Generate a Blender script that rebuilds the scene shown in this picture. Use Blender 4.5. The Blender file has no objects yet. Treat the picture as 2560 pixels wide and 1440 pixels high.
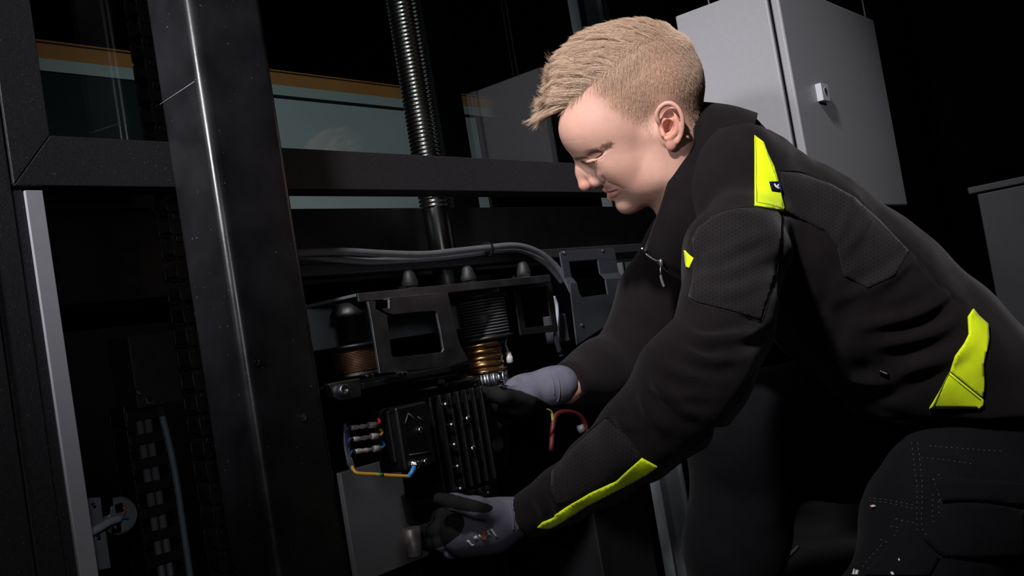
import bpy, bmesh, math, random
import numpy as np
from mathutils import Vector, Matrix

random.seed(7)
rng = np.random.default_rng(7)
S = bpy.context.scene
COL = S.collection

# ------------------------------------------------------------ camera
CAM_F = 2500.0                      # focal length in pixels of the 2560 px wide frame
_a, _p, _r = (math.radians(v) for v in (38.5, 2.55, 9.43))
CAM_C = np.array([0.0, 0.0, 0.74])
FWD = np.array([math.cos(_a)*math.cos(_p), math.sin(_a)*math.cos(_p), math.sin(_p)])
_R0 = np.array([math.sin(_a), -math.cos(_a), 0.0])
_U0 = np.cross(_R0, FWD)
RGT = _R0*math.cos(_r) - _U0*math.sin(_r)
UPV = _R0*math.sin(_r) + _U0*math.cos(_r)
cam = bpy.data.cameras.new('camera')
cam.sensor_width = 36.0
cam.lens = CAM_F/2560.0*36.0
cam.clip_start = 0.02
cam_o = bpy.data.objects.new('camera', cam)
COL.objects.link(cam_o)
M = Matrix(((RGT[0], UPV[0], -FWD[0], CAM_C[0]), (RGT[1], UPV[1], -FWD[1], CAM_C[1]),
            (RGT[2], UPV[2], -FWD[2], CAM_C[2]), (0, 0, 0, 1)))
cam_o.matrix_world = M
S.camera = cam_o
CAMB = np.stack([RGT, -UPV, FWD])    # rows: right, down, forward


def ray(x, y):
    return FWD + RGT*(x-1280)/CAM_F - UPV*(y-720)/CAM_F


def P(x, y, d):
    """world point seen at pixel x, y at depth d metres"""
    return CAM_C + ray(x, y)*d


def on(x, y, ax, v):
    """world point seen at pixel x, y on the plane axis ax = v"""
    q = ray(x, y)
    return CAM_C + q*((v-CAM_C[ax])/q[ax])


def Q(x, y, d):
    """the same point in the camera's own axes (right, down, forward)"""
    return np.array([(x-1280)/CAM_F*d, (y-720)/CAM_F*d, d])


def cam2world(v):
    return CAM_C + np.asarray(v) @ CAMB


# ------------------------------------------------------------ world, lights, exposure
W = bpy.data.worlds.new('world')
S.world = W
W.use_nodes = True
W.node_tree.nodes['Background'].inputs[0].default_value = (0.55, 0.6, 0.75, 1)
W.node_tree.nodes['Background'].inputs[1].default_value = 0.004
S.view_settings.view_transform = 'Standard'
S.view_settings.look = 'None'
S.view_settings.gamma = 1.0
S.view_settings.use_curve_mapping = False
S.view_settings.exposure = 0.0


def aim(o, tgt):
    d = Vector(tgt) - o.location
    o.rotation_euler = d.to_track_quat('-Z', 'Y').to_euler()


def area(name, loc, tgt, size, energy, spread, color=(1, 1, 1)):
    l = bpy.data.lights.new(name, 'AREA')
    l.shape = 'DISK'
    l.size = size
    l.energy = energy
    l.spread = math.radians(spread)
    l.color = color
    o = bpy.data.objects.new(name, l)
    COL.objects.link(o)
    o.location = loc
    aim(o, tgt)
    return o


def spot(name, loc, tgt, size, energy, angle, blend=1.0, color=(1, 1, 1)):
    l = bpy.data.lights.new(name, 'SPOT')
    l.energy = energy
    l.spot_size = math.radians(angle)
    l.spot_blend = blend
    l.shadow_soft_size = size
    l.color = color
    o = bpy.data.objects.new(name, l)
    COL.objects.link(o)
    o.location = loc
    aim(o, tgt)
    return o


spot('key_flash', (-0.35, 0.26, 2.45), (1.18, 0.64, 1.08), 0.09, 310, 40, 1.0, (1.0, 0.955, 0.96))
spot('side_flash', (-1.00, 0.56, 1.42), (0.70, 1.12, 1.24), 0.09, 150, 44, 1.0, (0.98, 0.97, 1.0))
spot('added_fill_light', (-0.15, -0.25, 0.95), (0.85, 1.00, 0.45), 0.08, 8, 62, 1.0, (0.97, 0.97, 1.0))  # unseen weak lamp, added to lift the dark connectors and cables low at left
spot('added_door_light', (0.55, -1.30, 1.90), (1.80, 0.66, 1.12), 0.10, 46, 22, 1.0, (0.98, 0.97, 1.0))  # unseen narrow spot, added only to brighten the cabinet door

# ------------------------------------------------------------ materials


def mat(name, color, rough=0.5, metal=0.0, var=0.0, vscale=30.0, bump=0.0, bscale=200.0, spec=0.5,
        color2=None, sheen=0.0, coat=0.0, emit=None, rvar=0.0):
    m = bpy.data.materials.new(name)
    m.use_nodes = True
    nt = m.node_tree
    b = nt.nodes['Principled BSDF']
    b.inputs['Base Color'].default_value = (*color, 1)
    b.inputs['Roughness'].default_value = rough
    b.inputs['Metallic'].default_value = metal
    b.inputs['Specular IOR Level'].default_value = spec
    if sheen:
        b.inputs['Sheen Weight'].default_value = sheen
    if coat:
        b.inputs['Coat Weight'].default_value = coat
    tc = nt.nodes.new('ShaderNodeTexCoord')
    if var or color2 or rvar:
        n = nt.nodes.new('ShaderNodeTexNoise')
        n.inputs['Scale'].default_value = vscale
        n.inputs['Detail'].default_value = 6
        nt.links.new(tc.outputs['Object'], n.inputs['Vector'])
        if var or color2:
            r = nt.nodes.new('ShaderNodeValToRGB')
            c1 = [max(0, c*(1-var)) for c in color]
            c2 = color2 or [min(1, c*(1+var)) for c in color]
            r.color_ramp.elements[0].position = 0.3
            r.color_ramp.elements[1].position = 0.7
            r.color_ramp.elements[0].color = (*c1, 1)
            r.color_ramp.elements[1].color = (*c2, 1)
            nt.links.new(n.outputs['Fac'], r.inputs['Fac'])
            nt.links.new(r.outputs['Color'], b.inputs['Base Color'])
        if rvar:
            mr = nt.nodes.new('ShaderNodeMapRange')
            mr.inputs['To Min'].default_value = max(0.02, rough-rvar)
            mr.inputs['To Max'].default_value = min(1, rough+rvar)
            nt.links.new(n.outputs['Fac'], mr.inputs['Value'])
            nt.links.new(mr.outputs['Result'], b.inputs['Roughness'])
    if bump:
        n2 = nt.nodes.new('ShaderNodeTexNoise')
        n2.inputs['Scale'].default_value = bscale
        n2.inputs['Detail'].default_value = 4
        nt.links.new(tc.outputs['Object'], n2.inputs['Vector'])
        bp = nt.nodes.new('ShaderNodeBump')
        bp.inputs['Strength'].default_value = bump
        bp.inputs['Distance'].default_value = 0.002
        nt.links.new(n2.outputs['Fac'], bp.inputs['Height'])
        nt.links.new(bp.outputs['Normal'], b.inputs['Normal'])
    return m


def speckle(m, scale, amount, col):
    """sparse bright flakes of a powder coat or paint chips on bare steel"""
    nt = m.node_tree
    b = nt.nodes['Principled BSDF']
    tc = nt.nodes.new('ShaderNodeTexCoord')
    v = nt.nodes.new('ShaderNodeTexVoronoi')
    v.inputs['Scale'].default_value = scale
    nt.links.new(tc.outputs['Object'], v.inputs['Vector'])
    n = nt.nodes.new('ShaderNodeTexNoise')
    n.inputs['Scale'].default_value = scale*0.35
    nt.links.new(tc.outputs['Object'], n.inputs['Vector'])
    lt = nt.nodes.new('ShaderNodeMath'); lt.operation = 'LESS_THAN'
    lt.inputs[1].default_value = 0.22
    nt.links.new(v.outputs['Distance'], lt.inputs[0])
    gt = nt.nodes.new('ShaderNodeMath'); gt.operation = 'GREATER_THAN'
    gt.inputs[1].default_value = 1-amount
    nt.links.new(n.outputs['Fac'], gt.inputs[0])
    mu = nt.nodes.new('ShaderNodeMath'); mu.operation = 'MULTIPLY'
    nt.links.new(lt.outputs[0], mu.inputs[0])
    nt.links.new(gt.outputs[0], mu.inputs[1])
    mx = nt.nodes.new('ShaderNodeMix'); mx.data_type = 'RGBA'
    nt.links.new(mu.outputs[0], mx.inputs['Factor'])
    old = b.inputs['Base Color'].links
    if old:
        nt.links.new(old[0].from_socket, mx.inputs['A'])
    else:
        mx.inputs['A'].default_value = b.inputs['Base Color'].default_value
    mx.inputs['B'].default_value = (*col, 1)
    nt.links.new(mx.outputs['Result'], b.inputs['Base Color'])
    return m


POWDER = speckle(mat('powder_coat_black', (0.018, 0.0165, 0.020), 0.55, 0, 0.25, 260, 0.35, 900), 900, 0.36, (0.35, 0.34, 0.36))
BLACKSTEEL = speckle(mat('black_oiled_steel', (0.013, 0.0125, 0.0145), 0.30, 0, 0.35, 18, 0.05, 120, spec=0.55, rvar=0.12), 420, 0.30, (0.30, 0.30, 0.33))
DARKMETAL = mat('dark_metal', (0.006, 0.006, 0.007), 0.45, 0, 0.3, 40, 0.1, 300)
BLACKPLASTIC = mat('black_plastic', (0.006, 0.006, 0.007), 0.42, 0, 0.2, 60)
VOIDBLACK = mat('matt_black', (0.003, 0.003, 0.0035), 0.9, 0, 0.2, 10, spec=0.05)
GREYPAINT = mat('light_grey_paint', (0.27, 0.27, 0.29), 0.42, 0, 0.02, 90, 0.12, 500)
STRIPGREY = mat('pale_strip_paint', (0.42, 0.41, 0.45), 0.5, 0, 0.04, 60)
ZINC = mat('zinc_plate', (0.24, 0.255, 0.28), 0.38, 1.0, 0.12, 35, 0.06, 150, rvar=0.1)
ZINCDULL = mat('dull_zinc', (0.16, 0.18, 0.20), 0.5, 0.15, 0.15, 40)
CHROME = mat('bright_steel', (0.75, 0.76, 0.8), 0.16, 1.0, 0.05, 60)
COPPER = mat('copper_belt', (0.20, 0.095, 0.045), 0.4, 0.6, 0.2, 80)
BRASS = mat('brass_bush', (0.20, 0.105, 0.04), 0.25, 0.9, 0.1, 60)
CABLEGREY = mat('grey_cable_sheath', (0.11, 0.107, 0.118), 0.5, 0, 0.1, 50)
CABLEPALE = mat('pale_cable_sheath', (0.33, 0.36, 0.42), 0.5, 0, 0.05, 50)
CABLEBLUE = mat('blue_grey_cable_sheath', (0.13, 0.17, 0.20), 0.5, 0, 0.05, 50)
WIRERED = mat('red_wire', (0.60, 0.03, 0.05), 0.4, 0, 0.05, 50)
WIREYELLOW = mat('yellow_wire', (0.75, 0.42, 0.05), 0.4, 0, 0.05, 50)
WIREGREEN = mat('green_stripe', (0.05, 0.25, 0.06), 0.4, 0, 0.05, 50)
WIREBLUE = mat('blue_wire', (0.04, 0.24, 0.62), 0.4, 0, 0.05, 50)
WIREORANGE = mat('orange_wire', (0.55, 0.16, 0.04), 0.4, 0, 0.05, 50)
CRIMP = mat('crimp_connector', (0.55, 0.50, 0.48), 0.35, 0.2, 0.25, 600)
OCHRE = mat('ochre_board', (0.40, 0.20, 0.06), 0.6, 0, 0.08, 14)
PALEGREEN = mat('pale_green_edge', (0.36, 0.47, 0.45), 0.5, 0, 0.03, 20)
PALEPANEL = mat('pale_green_panel', (0.40, 0.50, 0.50), 0.5, 0, 0.04, 6)
TEALDARK = mat('dark_teal_board', (0.012, 0.022, 0.024), 0.5, 0, 0.1, 10)
SIGNWHITE = mat('grey_white_print', (0.55, 0.52, 0.52), 0.6)


def glass_mat():
    """thin clear pane: transparent, with the mirror share of plain glass (Schlick) on either face"""
    m = bpy.data.materials.new('clear_glass')
    m.use_nodes = True
    nt = m.node_tree
    nt.nodes.remove(nt.nodes['Principled BSDF'])
    tr = nt.nodes.new('ShaderNodeBsdfTransparent')
    tr.inputs[0].default_value = (0.93, 0.96, 0.955, 1)
    gl = nt.nodes.new('ShaderNodeBsdfGlossy')
    gl.inputs['Roughness'].default_value = 0.01
    ge = nt.nodes.new('ShaderNodeNewGeometry')
    dt = nt.nodes.new('ShaderNodeVectorMath'); dt.operation = 'DOT_PRODUCT'
    nt.links.new(ge.outputs['Normal'], dt.inputs[0])
    nt.links.new(ge.outputs['Incoming'], dt.inputs[1])
    prev = dt.outputs['Value']
    for op, v in (('ABSOLUTE', None), ('SUBTRACT', 1.0), ('POWER', 5.0), ('MULTIPLY_ADD', 0.96)):
        n = nt.nodes.new('ShaderNodeMath'); n.operation = op
        if op == 'SUBTRACT':
            n.inputs[0].default_value = v
            nt.links.new(prev, n.inputs[1])
        else:
            nt.links.new(prev, n.inputs[0])
            if v is not None:
                n.inputs[1].default_value = v
        if op == 'MULTIPLY_ADD':
            n.inputs[2].default_value = 0.04
        prev = n.outputs[0]
    mx = nt.nodes.new('ShaderNodeMixShader')
    nt.links.new(prev, mx.inputs[0])
    nt.links.new(tr.outputs[0], mx.inputs[1])
    nt.links.new(gl.outputs[0], mx.inputs[2])
    nt.links.new(mx.outputs[0], nt.nodes['Material Output'].inputs[0])
    return m


GLASS = glass_mat()

# ------------------------------------------------------------ mesh helpers


class MB:
    """collects simple solids into one mesh"""

    def __init__(self):
        self.v = []
        self.f = []
        self.sm = []

    def add(self, vs, fs, smooth=False):
        o = len(self.v)
        self.v += [tuple(float(c) for c in p) for p in vs]
        self.f += [tuple(i+o for i in q) for q in fs]
        self.sm += [smooth]*len(fs)
        return self

    def box(self, x0, x1, y0, y1, z0, z1):
        vs = [(x, y, z) for x in (x0, x1) for y in (y0, y1) for z in (z0, z1)]
        return self.add(vs, [(0, 1, 3, 2), (4, 6, 7, 5), (0, 4, 5, 1), (2, 3, 7, 6), (0, 2, 6, 4), (1, 5, 7, 3)])

    def hexa(self, c8):
        return self.add(c8, [(0, 1, 3, 2), (4, 6, 7, 5), (0, 4, 5, 1), (2, 3, 7, 6), (0, 2, 6, 4), (1, 5, 7, 3)])

    def prism(self, pts, off):
        """polygon of 3D points pushed along off"""
        n = len(pts)
        off = np.asarray(off, float)
        vs = [np.asarray(p, float) for p in pts] + [np.asarray(p, float)+off for p in pts]
        fs = [tuple(range(n))[::-1], tuple(range(n, 2*n))]
        fs += [(i, (i+1) % n, n+(i+1) % n, n+i) for i in range(n)]
        return self.add(vs, fs)

    def tube(self, pts, r, n=8, cap=True):
        pts = [np.asarray(p, float) for p in pts]
        rr = r if hasattr(r, '__len__') else [r]*len(pts)
        vs = []
        ref = None
        for i, p in enumerate(pts):
            t = pts[min(i+1, len(pts)-1)] - pts[max(i-1, 0)]
            t = t/(np.linalg.norm(t)+1e-12)
            if ref is None:
                ref = np.array([0, 0, 1.0]) if abs(t[2]) < 0.9 else np.array([1.0, 0, 0])
            a = ref - t*(ref@t)
            a = a/(np.linalg.norm(a)+1e-12)
            ref = a
            b = np.cross(t, a)
            for k in range(n):
                th = 2*math.pi*k/n
                vs.append(p + rr[i]*(math.cos(th)*a + math.sin(th)*b))
        fs = []
        for i in range(len(pts)-1):
            for k in range(n):
                fs.append((i*n+k, i*n+(k+1) % n, (i+1)*n+(k+1) % n, (i+1)*n+k))
        self.add(vs, fs, True)
        if cap:
            o = len(self.v)-len(vs)
            self.f.append(tuple(o+k for k in range(n))[::-1])
            self.f.append(tuple(o+(len(pts)-1)*n+k for k in range(n)))
            self.sm += [False, False]
        return self

    def lathe(self, c, axis, prof, n=24):
        """prof: list of (distance along axis, radius)"""
        axis = np.asarray(axis, float)
        axis = axis/np.linalg.norm(axis)
        c = np.asarray(c, float)
        ref = np.array([0, 0, 1.0]) if abs(axis[2]) < 0.9 else np.array([1.0, 0, 0])
        a = np.cross(axis, ref)
        a /= np.linalg.norm(a)
        b = np.cross(axis, a)
        vs = []
        for (h, r) in prof:
            for k in range(n):
                th = 2*math.pi*k/n
                vs.append(c + axis*h + r*(math.cos(th)*a+math.sin(th)*b))
        fs = []
        for i in range(len(prof)-1):
            for k in range(n):
                fs.append((i*n+k, i*n+(k+1) % n, (i+1)*n+(k+1) % n, (i+1)*n+k))
        self.add(vs, fs, n > 8)
        o = len(self.v)-len(vs)
        self.f.append(tuple(o+k for k in range(n))[::-1])
        self.f.append(tuple(o+(len(prof)-1)*n+k for k in range(n)))
        self.sm += [False, False]
        return self

    def build(self, name, m, parent=None, bevel=0.0, segs=2):
        me = bpy.data.meshes.new(name)
        me.from_pydata(self.v, [], self.f)
        me.polygons.foreach_set('use_smooth', self.sm)
        me.update()
        bm = bmesh.new()
        bm.from_mesh(me)
        bmesh.ops.recalc_face_normals(bm, faces=bm.faces)
        bm.to_mesh(me)
        bm.free()
        me.materials.append(m)
        o = bpy.data.objects.new(name, me)
        COL.objects.link(o)
        if bevel:
            md = o.modifiers.new('bevel', 'BEVEL')
            md.width = bevel
            md.segments = segs
            md.limit_method = 'ANGLE'
            md.angle_limit = math.radians(40)
            for p in me.polygons:
                p.use_smooth = True
            md.harden_normals = True
        if parent is not None:
            o.parent = parent
            # keep the world position: the parent sits at its own base
            o.matrix_parent_inverse = Matrix.Translation(-Vector(parent.location))
        return o


def tag(o, label=None, cat=None, group=None, kind=None):
    for k, v in (('label', label), ('category', cat), ('group', group), ('kind', kind)):
        if v:
            o[k] = v
    return o


def thing(name, label, cat, loc, group=None):
    o = bpy.data.objects.new(name, None)
    o.empty_display_size = 0.05
    COL.objects.link(o)
    o.location = [float(c) for c in loc]
    return tag(o, label, cat, group)


def smooth_path(pts, n=8):
    """Catmull-Rom through points"""
    pts = [np.asarray(p, float) for p in pts]
    out = []
    for i in range(len(pts)-1):
        p0 = pts[max(i-1, 0)]; p1 = pts[i]; p2 = pts[i+1]; p3 = pts[min(i+2, len(pts)-1)]
        for k in range(n):
            t = k/n
            out.append(0.5*((2*p1) + (-p0+p2)*t + (2*p0-5*p1+4*p2-p3)*t*t + (-p0+3*p1-3*p2+p3)*t**3))
    out.append(pts[-1])
    return out


def hexhead(c, axis, r, h, name, parent, m=None):
    mb = MB()
    mb.lathe(c, axis, [(0, r*1.5), (0.0012, r*1.5), (0.0013, r*0.98), (h*0.85, r), (h, r*0.8)], 6)
    return mb.build(name, m or CHROME, parent)


# ------------------------------------------------------------ room shell


def slab(name, x0, x1, y0, y1, z0, z1, m):
    return tag(MB().box(x0, x1, y0, y1, z0, z1).build(name, m), kind='structure')


FLOORM = mat('dark_floor', (0.02, 0.02, 0.022), 0.5, 0, 0.3, 4, 0.1, 60)
WALLM = mat('black_painted_wall', (0.003, 0.003, 0.0035), 0.8, 0, 0.2, 3, 0.1, 80, spec=0.08)
slab('floor', -2.6, 5.0, -2.6, 3.4, -0.1, 0.0, FLOORM)
slab('ceiling', -2.6, 5.0, -2.6, 3.4, 2.8, 2.9, WALLM)
slab('wall_back', -2.6, 5.0, 3.3, 3.4, 0.0, 2.8, WALLM)
slab('wall_right', 4.9, 5.0, -2.6, 3.3, 0.0, 2.8, WALLM)
slab('wall_left', -2.6, -2.5, -2.6, 3.3, 0.0, 2.8, WALLM)
slab('wall_front', -2.5, 4.9, -2.6, -2.5, 0.0, 2.8, WALLM)

# ------------------------------------------------------------ glazed lift door frame
RZ0, RZ1 = 0.970, 1.024
fr = thing('glazed_frame', 'black speckled metal frame of a glass panel with mitred corner at upper left', 'frame', (0.50, 1.02, 0.97))
MB().prism([(0.486, 1.0, RZ0), (2.75, 1.0, RZ0), (2.75, 1.0, RZ1), (0.531, 1.0, RZ1)], (0, 0.045, 0)).build('bottom_rail', POWDER, fr, 0.0012)
MB().prism([(0.486, 1.0, RZ0+0.0006), (0.531, 1.0, RZ1+0.0006), (0.531, 1.0, 2.3), (0.486, 1.0, 2.3)], (0, 0.045, 0)).build('stile', POWDER, fr, 0.0012)
MB().prism([(2.70, 1.0, RZ1), (2.75, 1.0, RZ1), (2.75, 1.0, 2.3), (2.70, 1.0, 2.3)], (0, 0.045, 0)).build('stile', POWDER, fr, 0.0012)
MB().box(0.52, 2.71, 1.018, 1.024, RZ1-0.012, 2.3).build('glass_pane', GLASS, fr)

# column to the left of the frame: two uprights with a groove and the narrower lower leaf
cl = thing('frame_column', 'wide black speckled metal column with a vertical groove at the left edge', 'column', (0.41, 1.04, 0))
MB().box(0.300, 0.4535, 1.000, 1.085, 0.0, 2.3).build('outer_upright', POWDER, cl, 0.0015)
MB().box(0.4560, 0.4845, 1.003, 1.085, 0.0, 2.3).build('inner_upright', POWDER, cl, 0.0015)
MB().box(0.4850, 0.4955, 1.004, 1.085, 0.0, 0.966).build('inner_leaf', POWDER, cl, 0.0008)
MB().box(0.4535, 0.4560, 1.015, 1.080, 0.0, 2.3).build('groove_seal', VOIDBLACK, cl)
st = MB().box(0.4965, 0.5155, 1.001, 1.012, 0.0, 0.9655)
st = st.build('edge_strip', STRIPGREY, None, 0.0012)
tag(st, 'long pale grey metal strip standing upright beside the black column', 'strip')

# heavy steel post: rectangular tube with rounded corners
PX0, PX1, PY0, PY1, PR = 0.655, 0.757, 0.900, 0.984, 0.011
ring = []
for cx, cy, a0 in ((PX1-PR, PY1-PR, 0), (PX0+PR, PY1-PR, 90), (PX0+PR, PY0+PR, 180), (PX1-PR, PY0+PR, 270)):
    for k in range(9):
        t = math.radians(a0+90*k/8)
        ring.append((cx+PR*math.cos(t), cy+PR*math.sin(t)))
mb = MB()
n = len(ring)
zs = [0.012, 2.3]
vs = [(x, y, z) for z in zs for (x, y) in ring]
mb.add(vs, [(k, (k+1) % n, n+(k+1) % n, n+k) for k in range(n)], True)
mb.add([(x, y, 2.3) for x, y in ring], [tuple(range(n))])
po = thing('steel_post', 'tall thick black steel post with a bright streak down its rounded corner', 'post', (0.706, 0.942, 0))
MB().box(PX0-0.03, PX1+0.03, PY0-0.03, PY1+0.012, 0.0, 0.012).build('foot_plate', BLACKSTEEL, po, 0.001)
mb.build('tube', BLACKSTEEL, po)
# a fine scratch across the left face
q0, q1 = on(400, 261, 0, PX0-0.0003), on(486, 204, 0, PX0-0.0003)
MB().tube([q0, q1], 0.00045, 6).build('scratch', mat('scratched_steel', (0.32, 0.31, 0.34), 0.4), po)
for (x, y) in ((757, 1043), (640, 905)):
    hexhead(on(x, y, 1, PY0-0.001), (0, -1, 0), 0.0028, 0.002, 'rivet', po)

# ------------------------------------------------------------ inside the shaft, behind the glass
YB = 2.0
fa = thing('landing_board', 'ochre brown board with pale green edge seen through the glass', 'board', (2.2, YB, 1.44))
zo0, zo1 = on(1332, 286, 1, YB)[2], on(685, 175, 1, YB)[2]
zp0 = on(103, 178, 1, YB)[2]
MB().box(0.7, 4.2, YB, YB+0.04, zo0+0.001, zo1-0.006).build('ochre_band', OCHRE, fa)
MB().box(0.7, 4.2, YB-0.004, YB+0.04, zo1-0.0035, zo1).build('ochre_lip', OCHRE, fa)
MB().box(0.7, 4.2, YB+0.006, YB+0.04, zo1-0.006, zo1-0.0035).build('shadow_gap', VOIDBLACK, fa)
MB().box(0.7, 4.2, YB-0.006, YB+0.04, zp0, zo0).build('pale_edge', PALEGREEN, fa)
xw = on(1192, 330, 1, YB)[0]
zt = on(696, 247, 1, YB)[2]
wi = thing('backboard', 'pale grey green panel under the ochre board behind the glass', 'panel', (2.0, YB, 1.2))
MB().box(1.50, xw, YB-0.004, YB+0.03, 1.12, zt).build('panel_face', PALEPANEL, wi, 0.001)
MB().box(xw+0.002, xw+0.03, YB-0.01, YB+0.03, 1.12, zt).build('panel_jamb', DARKMETAL, wi, 0.001)
tag(MB().box(0.7, 1.48, YB+0.0, YB+0.03, 0.95, zp0-0.002).build('apron_board', TEALDARK), 'dark teal board below the pale edge behind the left glass', 'board')

# uprights beyond the glass at the top, beside the head
RAILM = mat('guide_rail_steel', (0.36, 0.39, 0.41), 0.45, 0.1, 0.1, 30)
for i, (x0, x1, Yv, m, lab) in enumerate((
        (1442, 1505, 1.40, RAILM, 'grey guide rail beyond the glass, left of the two above the hair'),
        (1518, 1545, 1.46, RAILM, 'narrow grey guide rail beyond the glass, right of the two above the hair'))):
    a, b = on(x0, 0, 1, Yv)[0], on(x1, 0, 1, Yv)[0]
    g = thing('guide_rail', lab, 'rail', ((a+b)/2, Yv, 0), 'guide rails beyond the glass')
    MB().box(a, b, Yv+0.012, Yv+0.03, 0, 2.3).build('web', m, g, 0.001)
    MB().box(a, a+0.006, Yv, Yv+0.012, 0, 2.3).build('flange', m, g, 0.001)
    MB().box(b-0.006, b, Yv, Yv+0.012, 0, 2.3).build('flange', m, g, 0.001)
x0, x1 = on(1050, 0, 1, 1.7)[0], on(1115, 0, 1, 1.7)[0]
tag(MB().box(x0, x1, 1.7, 1.76, 0, 2.3).build('shaft_upright', mat('shaft_upright_paint', (0.008, 0.009, 0.011), 0.6, 0, .1, 20), None, 0.002), 'dim dark grey upright behind the threaded spindle', 'upright')
x0, x1 = on(1585, 40, 1, 1.3)[0], on(1660, 40, 1, 1.3)[0]
tag(MB().box(x0, x1, 1.3, 1.36, 0, 2.3).build('shaft_upright', mat('shaft_upright_paint_grey', (0.05, 0.05, 0.055), 0.6, 0, .1, 20), None, 0.002), 'dim grey upright behind the crown of the head', 'upright')

# threaded lift spindle: one continuous ridge wound round a core
SPX, SPY, SPR = on(1088, 515, 1, 1.12)[0], 1.12, 0.0265
sp_z0, sp_z1, pitch = 0.962, 1.55, 0.00685
sp = thing('threaded_spindle', 'long shiny threaded steel spindle rising behind the black rail', 'spindle', (SPX, SPY, sp_z0))
mb = MB()
nseg = 28
prof = [(0.0, 0.88), (0.18, 0.88), (0.40, 1.0), (0.62, 1.0), (0.82, 0.88)]
turns = int((sp_z1-sp_z0)/pitch)
vs, fs = [], []
N = turns*nseg
np_ = len(prof)
for i in range(N+1):
    th = 2*math.pi*i/nseg
    z = sp_z0 + pitch*i/nseg
    for (dz, rr) in prof:
        vs.append((SPX+SPR*rr*math.cos(th), SPY+SPR*rr*math.sin(th), z+dz*pitch))
for i in range(N):
    for k in range(np_-1):
        fs.append((i*np_+k, (i+1)*np_+k, (i+1)*np_+k+1, i*np_+k+1))
    if i+nseg <= N-1:
        fs.append((i*np_+np_-1, (i+1)*np_+np_-1, (i+1+nseg)*np_, (i+nseg)*np_))
mb.add(vs, fs, True)
ob = mb.build('thread', mat('spindle_steel', (0.50, 0.49, 0.46), 0.22, 1.0, 0.1, 80), sp)
MB().lathe((SPX, SPY, 0.30), (0, 0, 1), [(0, SPR*0.86), (sp_z1-0.30, SPR*0.86)], 24).build('core', mat('spindle_core', (0.10, 0.10, 0.10), 0.3, 1.0), sp)

# dark sill and deep beams of the machine bay under the rail
tag(MB().box(0.52, 3.2, 1.16, 1.24, 0.86, on(1090, 519, 1, 1.16)[2]).build('sill_beam', DARKMETAL, None, 0.002), 'dark beam under the foot of the threaded spindle', 'beam')
za, zb = on(250, 722, 1, 1.2)[2], on(250, 690, 1, 1.2)[2]
tag(MB().box(0.50, 0.95, 1.2, 1.25, za, zb).build('cross_bar', POWDER, None, 0.002), 'dim black cross bar behind the pale strip at left', 'bar')
za, zb = on(300, 520, 1, 1.12)[2], on(300, 470, 1, 1.12)[2]
tag(MB().box(0.50, on(388, 500, 1, 1.12)[0], 1.12, 1.15, za, zb).build('head_plate', mat('head_plate_paint', (0.02, 0.024, 0.027), .5, 0, .2, 30), None, 0.001), 'dark plate just under the black rail at left', 'plate')
za, zb = on(900, 682, 1, 1.02)[2], on(900, 652, 1, 1.02)[2]
tag(MB().box(0.77, 1.9, 1.02, 1.07, za, zb).build('cable_shelf', POWDER, None, 0.002), 'black ledge carrying the two grey cables', 'ledge')
tag(MB().box(0.50, 2.4, 1.45, 1.50, 0.0, 0.85).build('machine_bay_back', VOIDBLACK), kind='structure')
bpy.data.objects['machine_bay_back'].name = 'wall_bay'
# ------------------------------------------------------------ energy chain hanging beside the post


def link_mesh():
    """outline of one chain link: a plate with round ends, a slot and two cross bars, unit pitch along z"""
    pts = []
    L, Wd = 0.031, 0.020
    for k in range(9):
        t = math.pi*k/8
        pts.append((Wd/2*math.cos(t), L/2-0.006+Wd/2*math.sin(t)*0.7))
    for k in range(9):
        t = math.pi+math.pi*k/8
        pts.append((Wd/2*math.cos(t), -L/2+0.006+Wd/2*math.sin(t)*0.7))
    return pts


def drag_chain(name, label, cx, cy, z0, z1, pitch, depth, group, ang=0.0):
    t = thing(name, label, 'cable chain', (cx, cy, z0))
    out = link_mesh()
    proto = None
    nl = int((z1-z0)/pitch)
    for i in range(nl):
        if proto is None:
            mb = MB()
            side = 0.0035
            for sy in (0, depth-side):
                mb.prism([(x, sy, z) for x, z in out], (0, side, 0))
            mb.lathe((0, -0.0015, 0.008), (0, 1, 0), [(0, 0.0045), (0.0015, 0.005)], 10)
            mb.box(-0.0085, 0.0085, side, depth-side, -0.009, -0.003)
            mb.box(-0.0095, -0.0075, side, depth-side, -0.009, 0.005)
            proto = mb.build('link', CHAINM, t, 0.0007, 1)
            o = proto
        else:
            o = proto.copy()
            COL.objects.link(o)
            o.parent = t
            o.matrix_parent_inverse = proto.matrix_parent_inverse
        o.location = (cx, cy, z0+pitch*(i+0.5))
        o.rotation_euler = (0, 0, ang)
    return t


CHAINM = mat('chain_plastic', (0.012, 0.012, 0.013), 0.28, 0, 0.15, 60, spec=0.6)
c0 = on(338, 60, 1, 1.10)
drag_chain('energy_chain', 'black link chain hanging behind the thick steel post', c0[0]+0.016, 1.10, 0.02, 1.42, 0.0285, 0.030, None)

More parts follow.
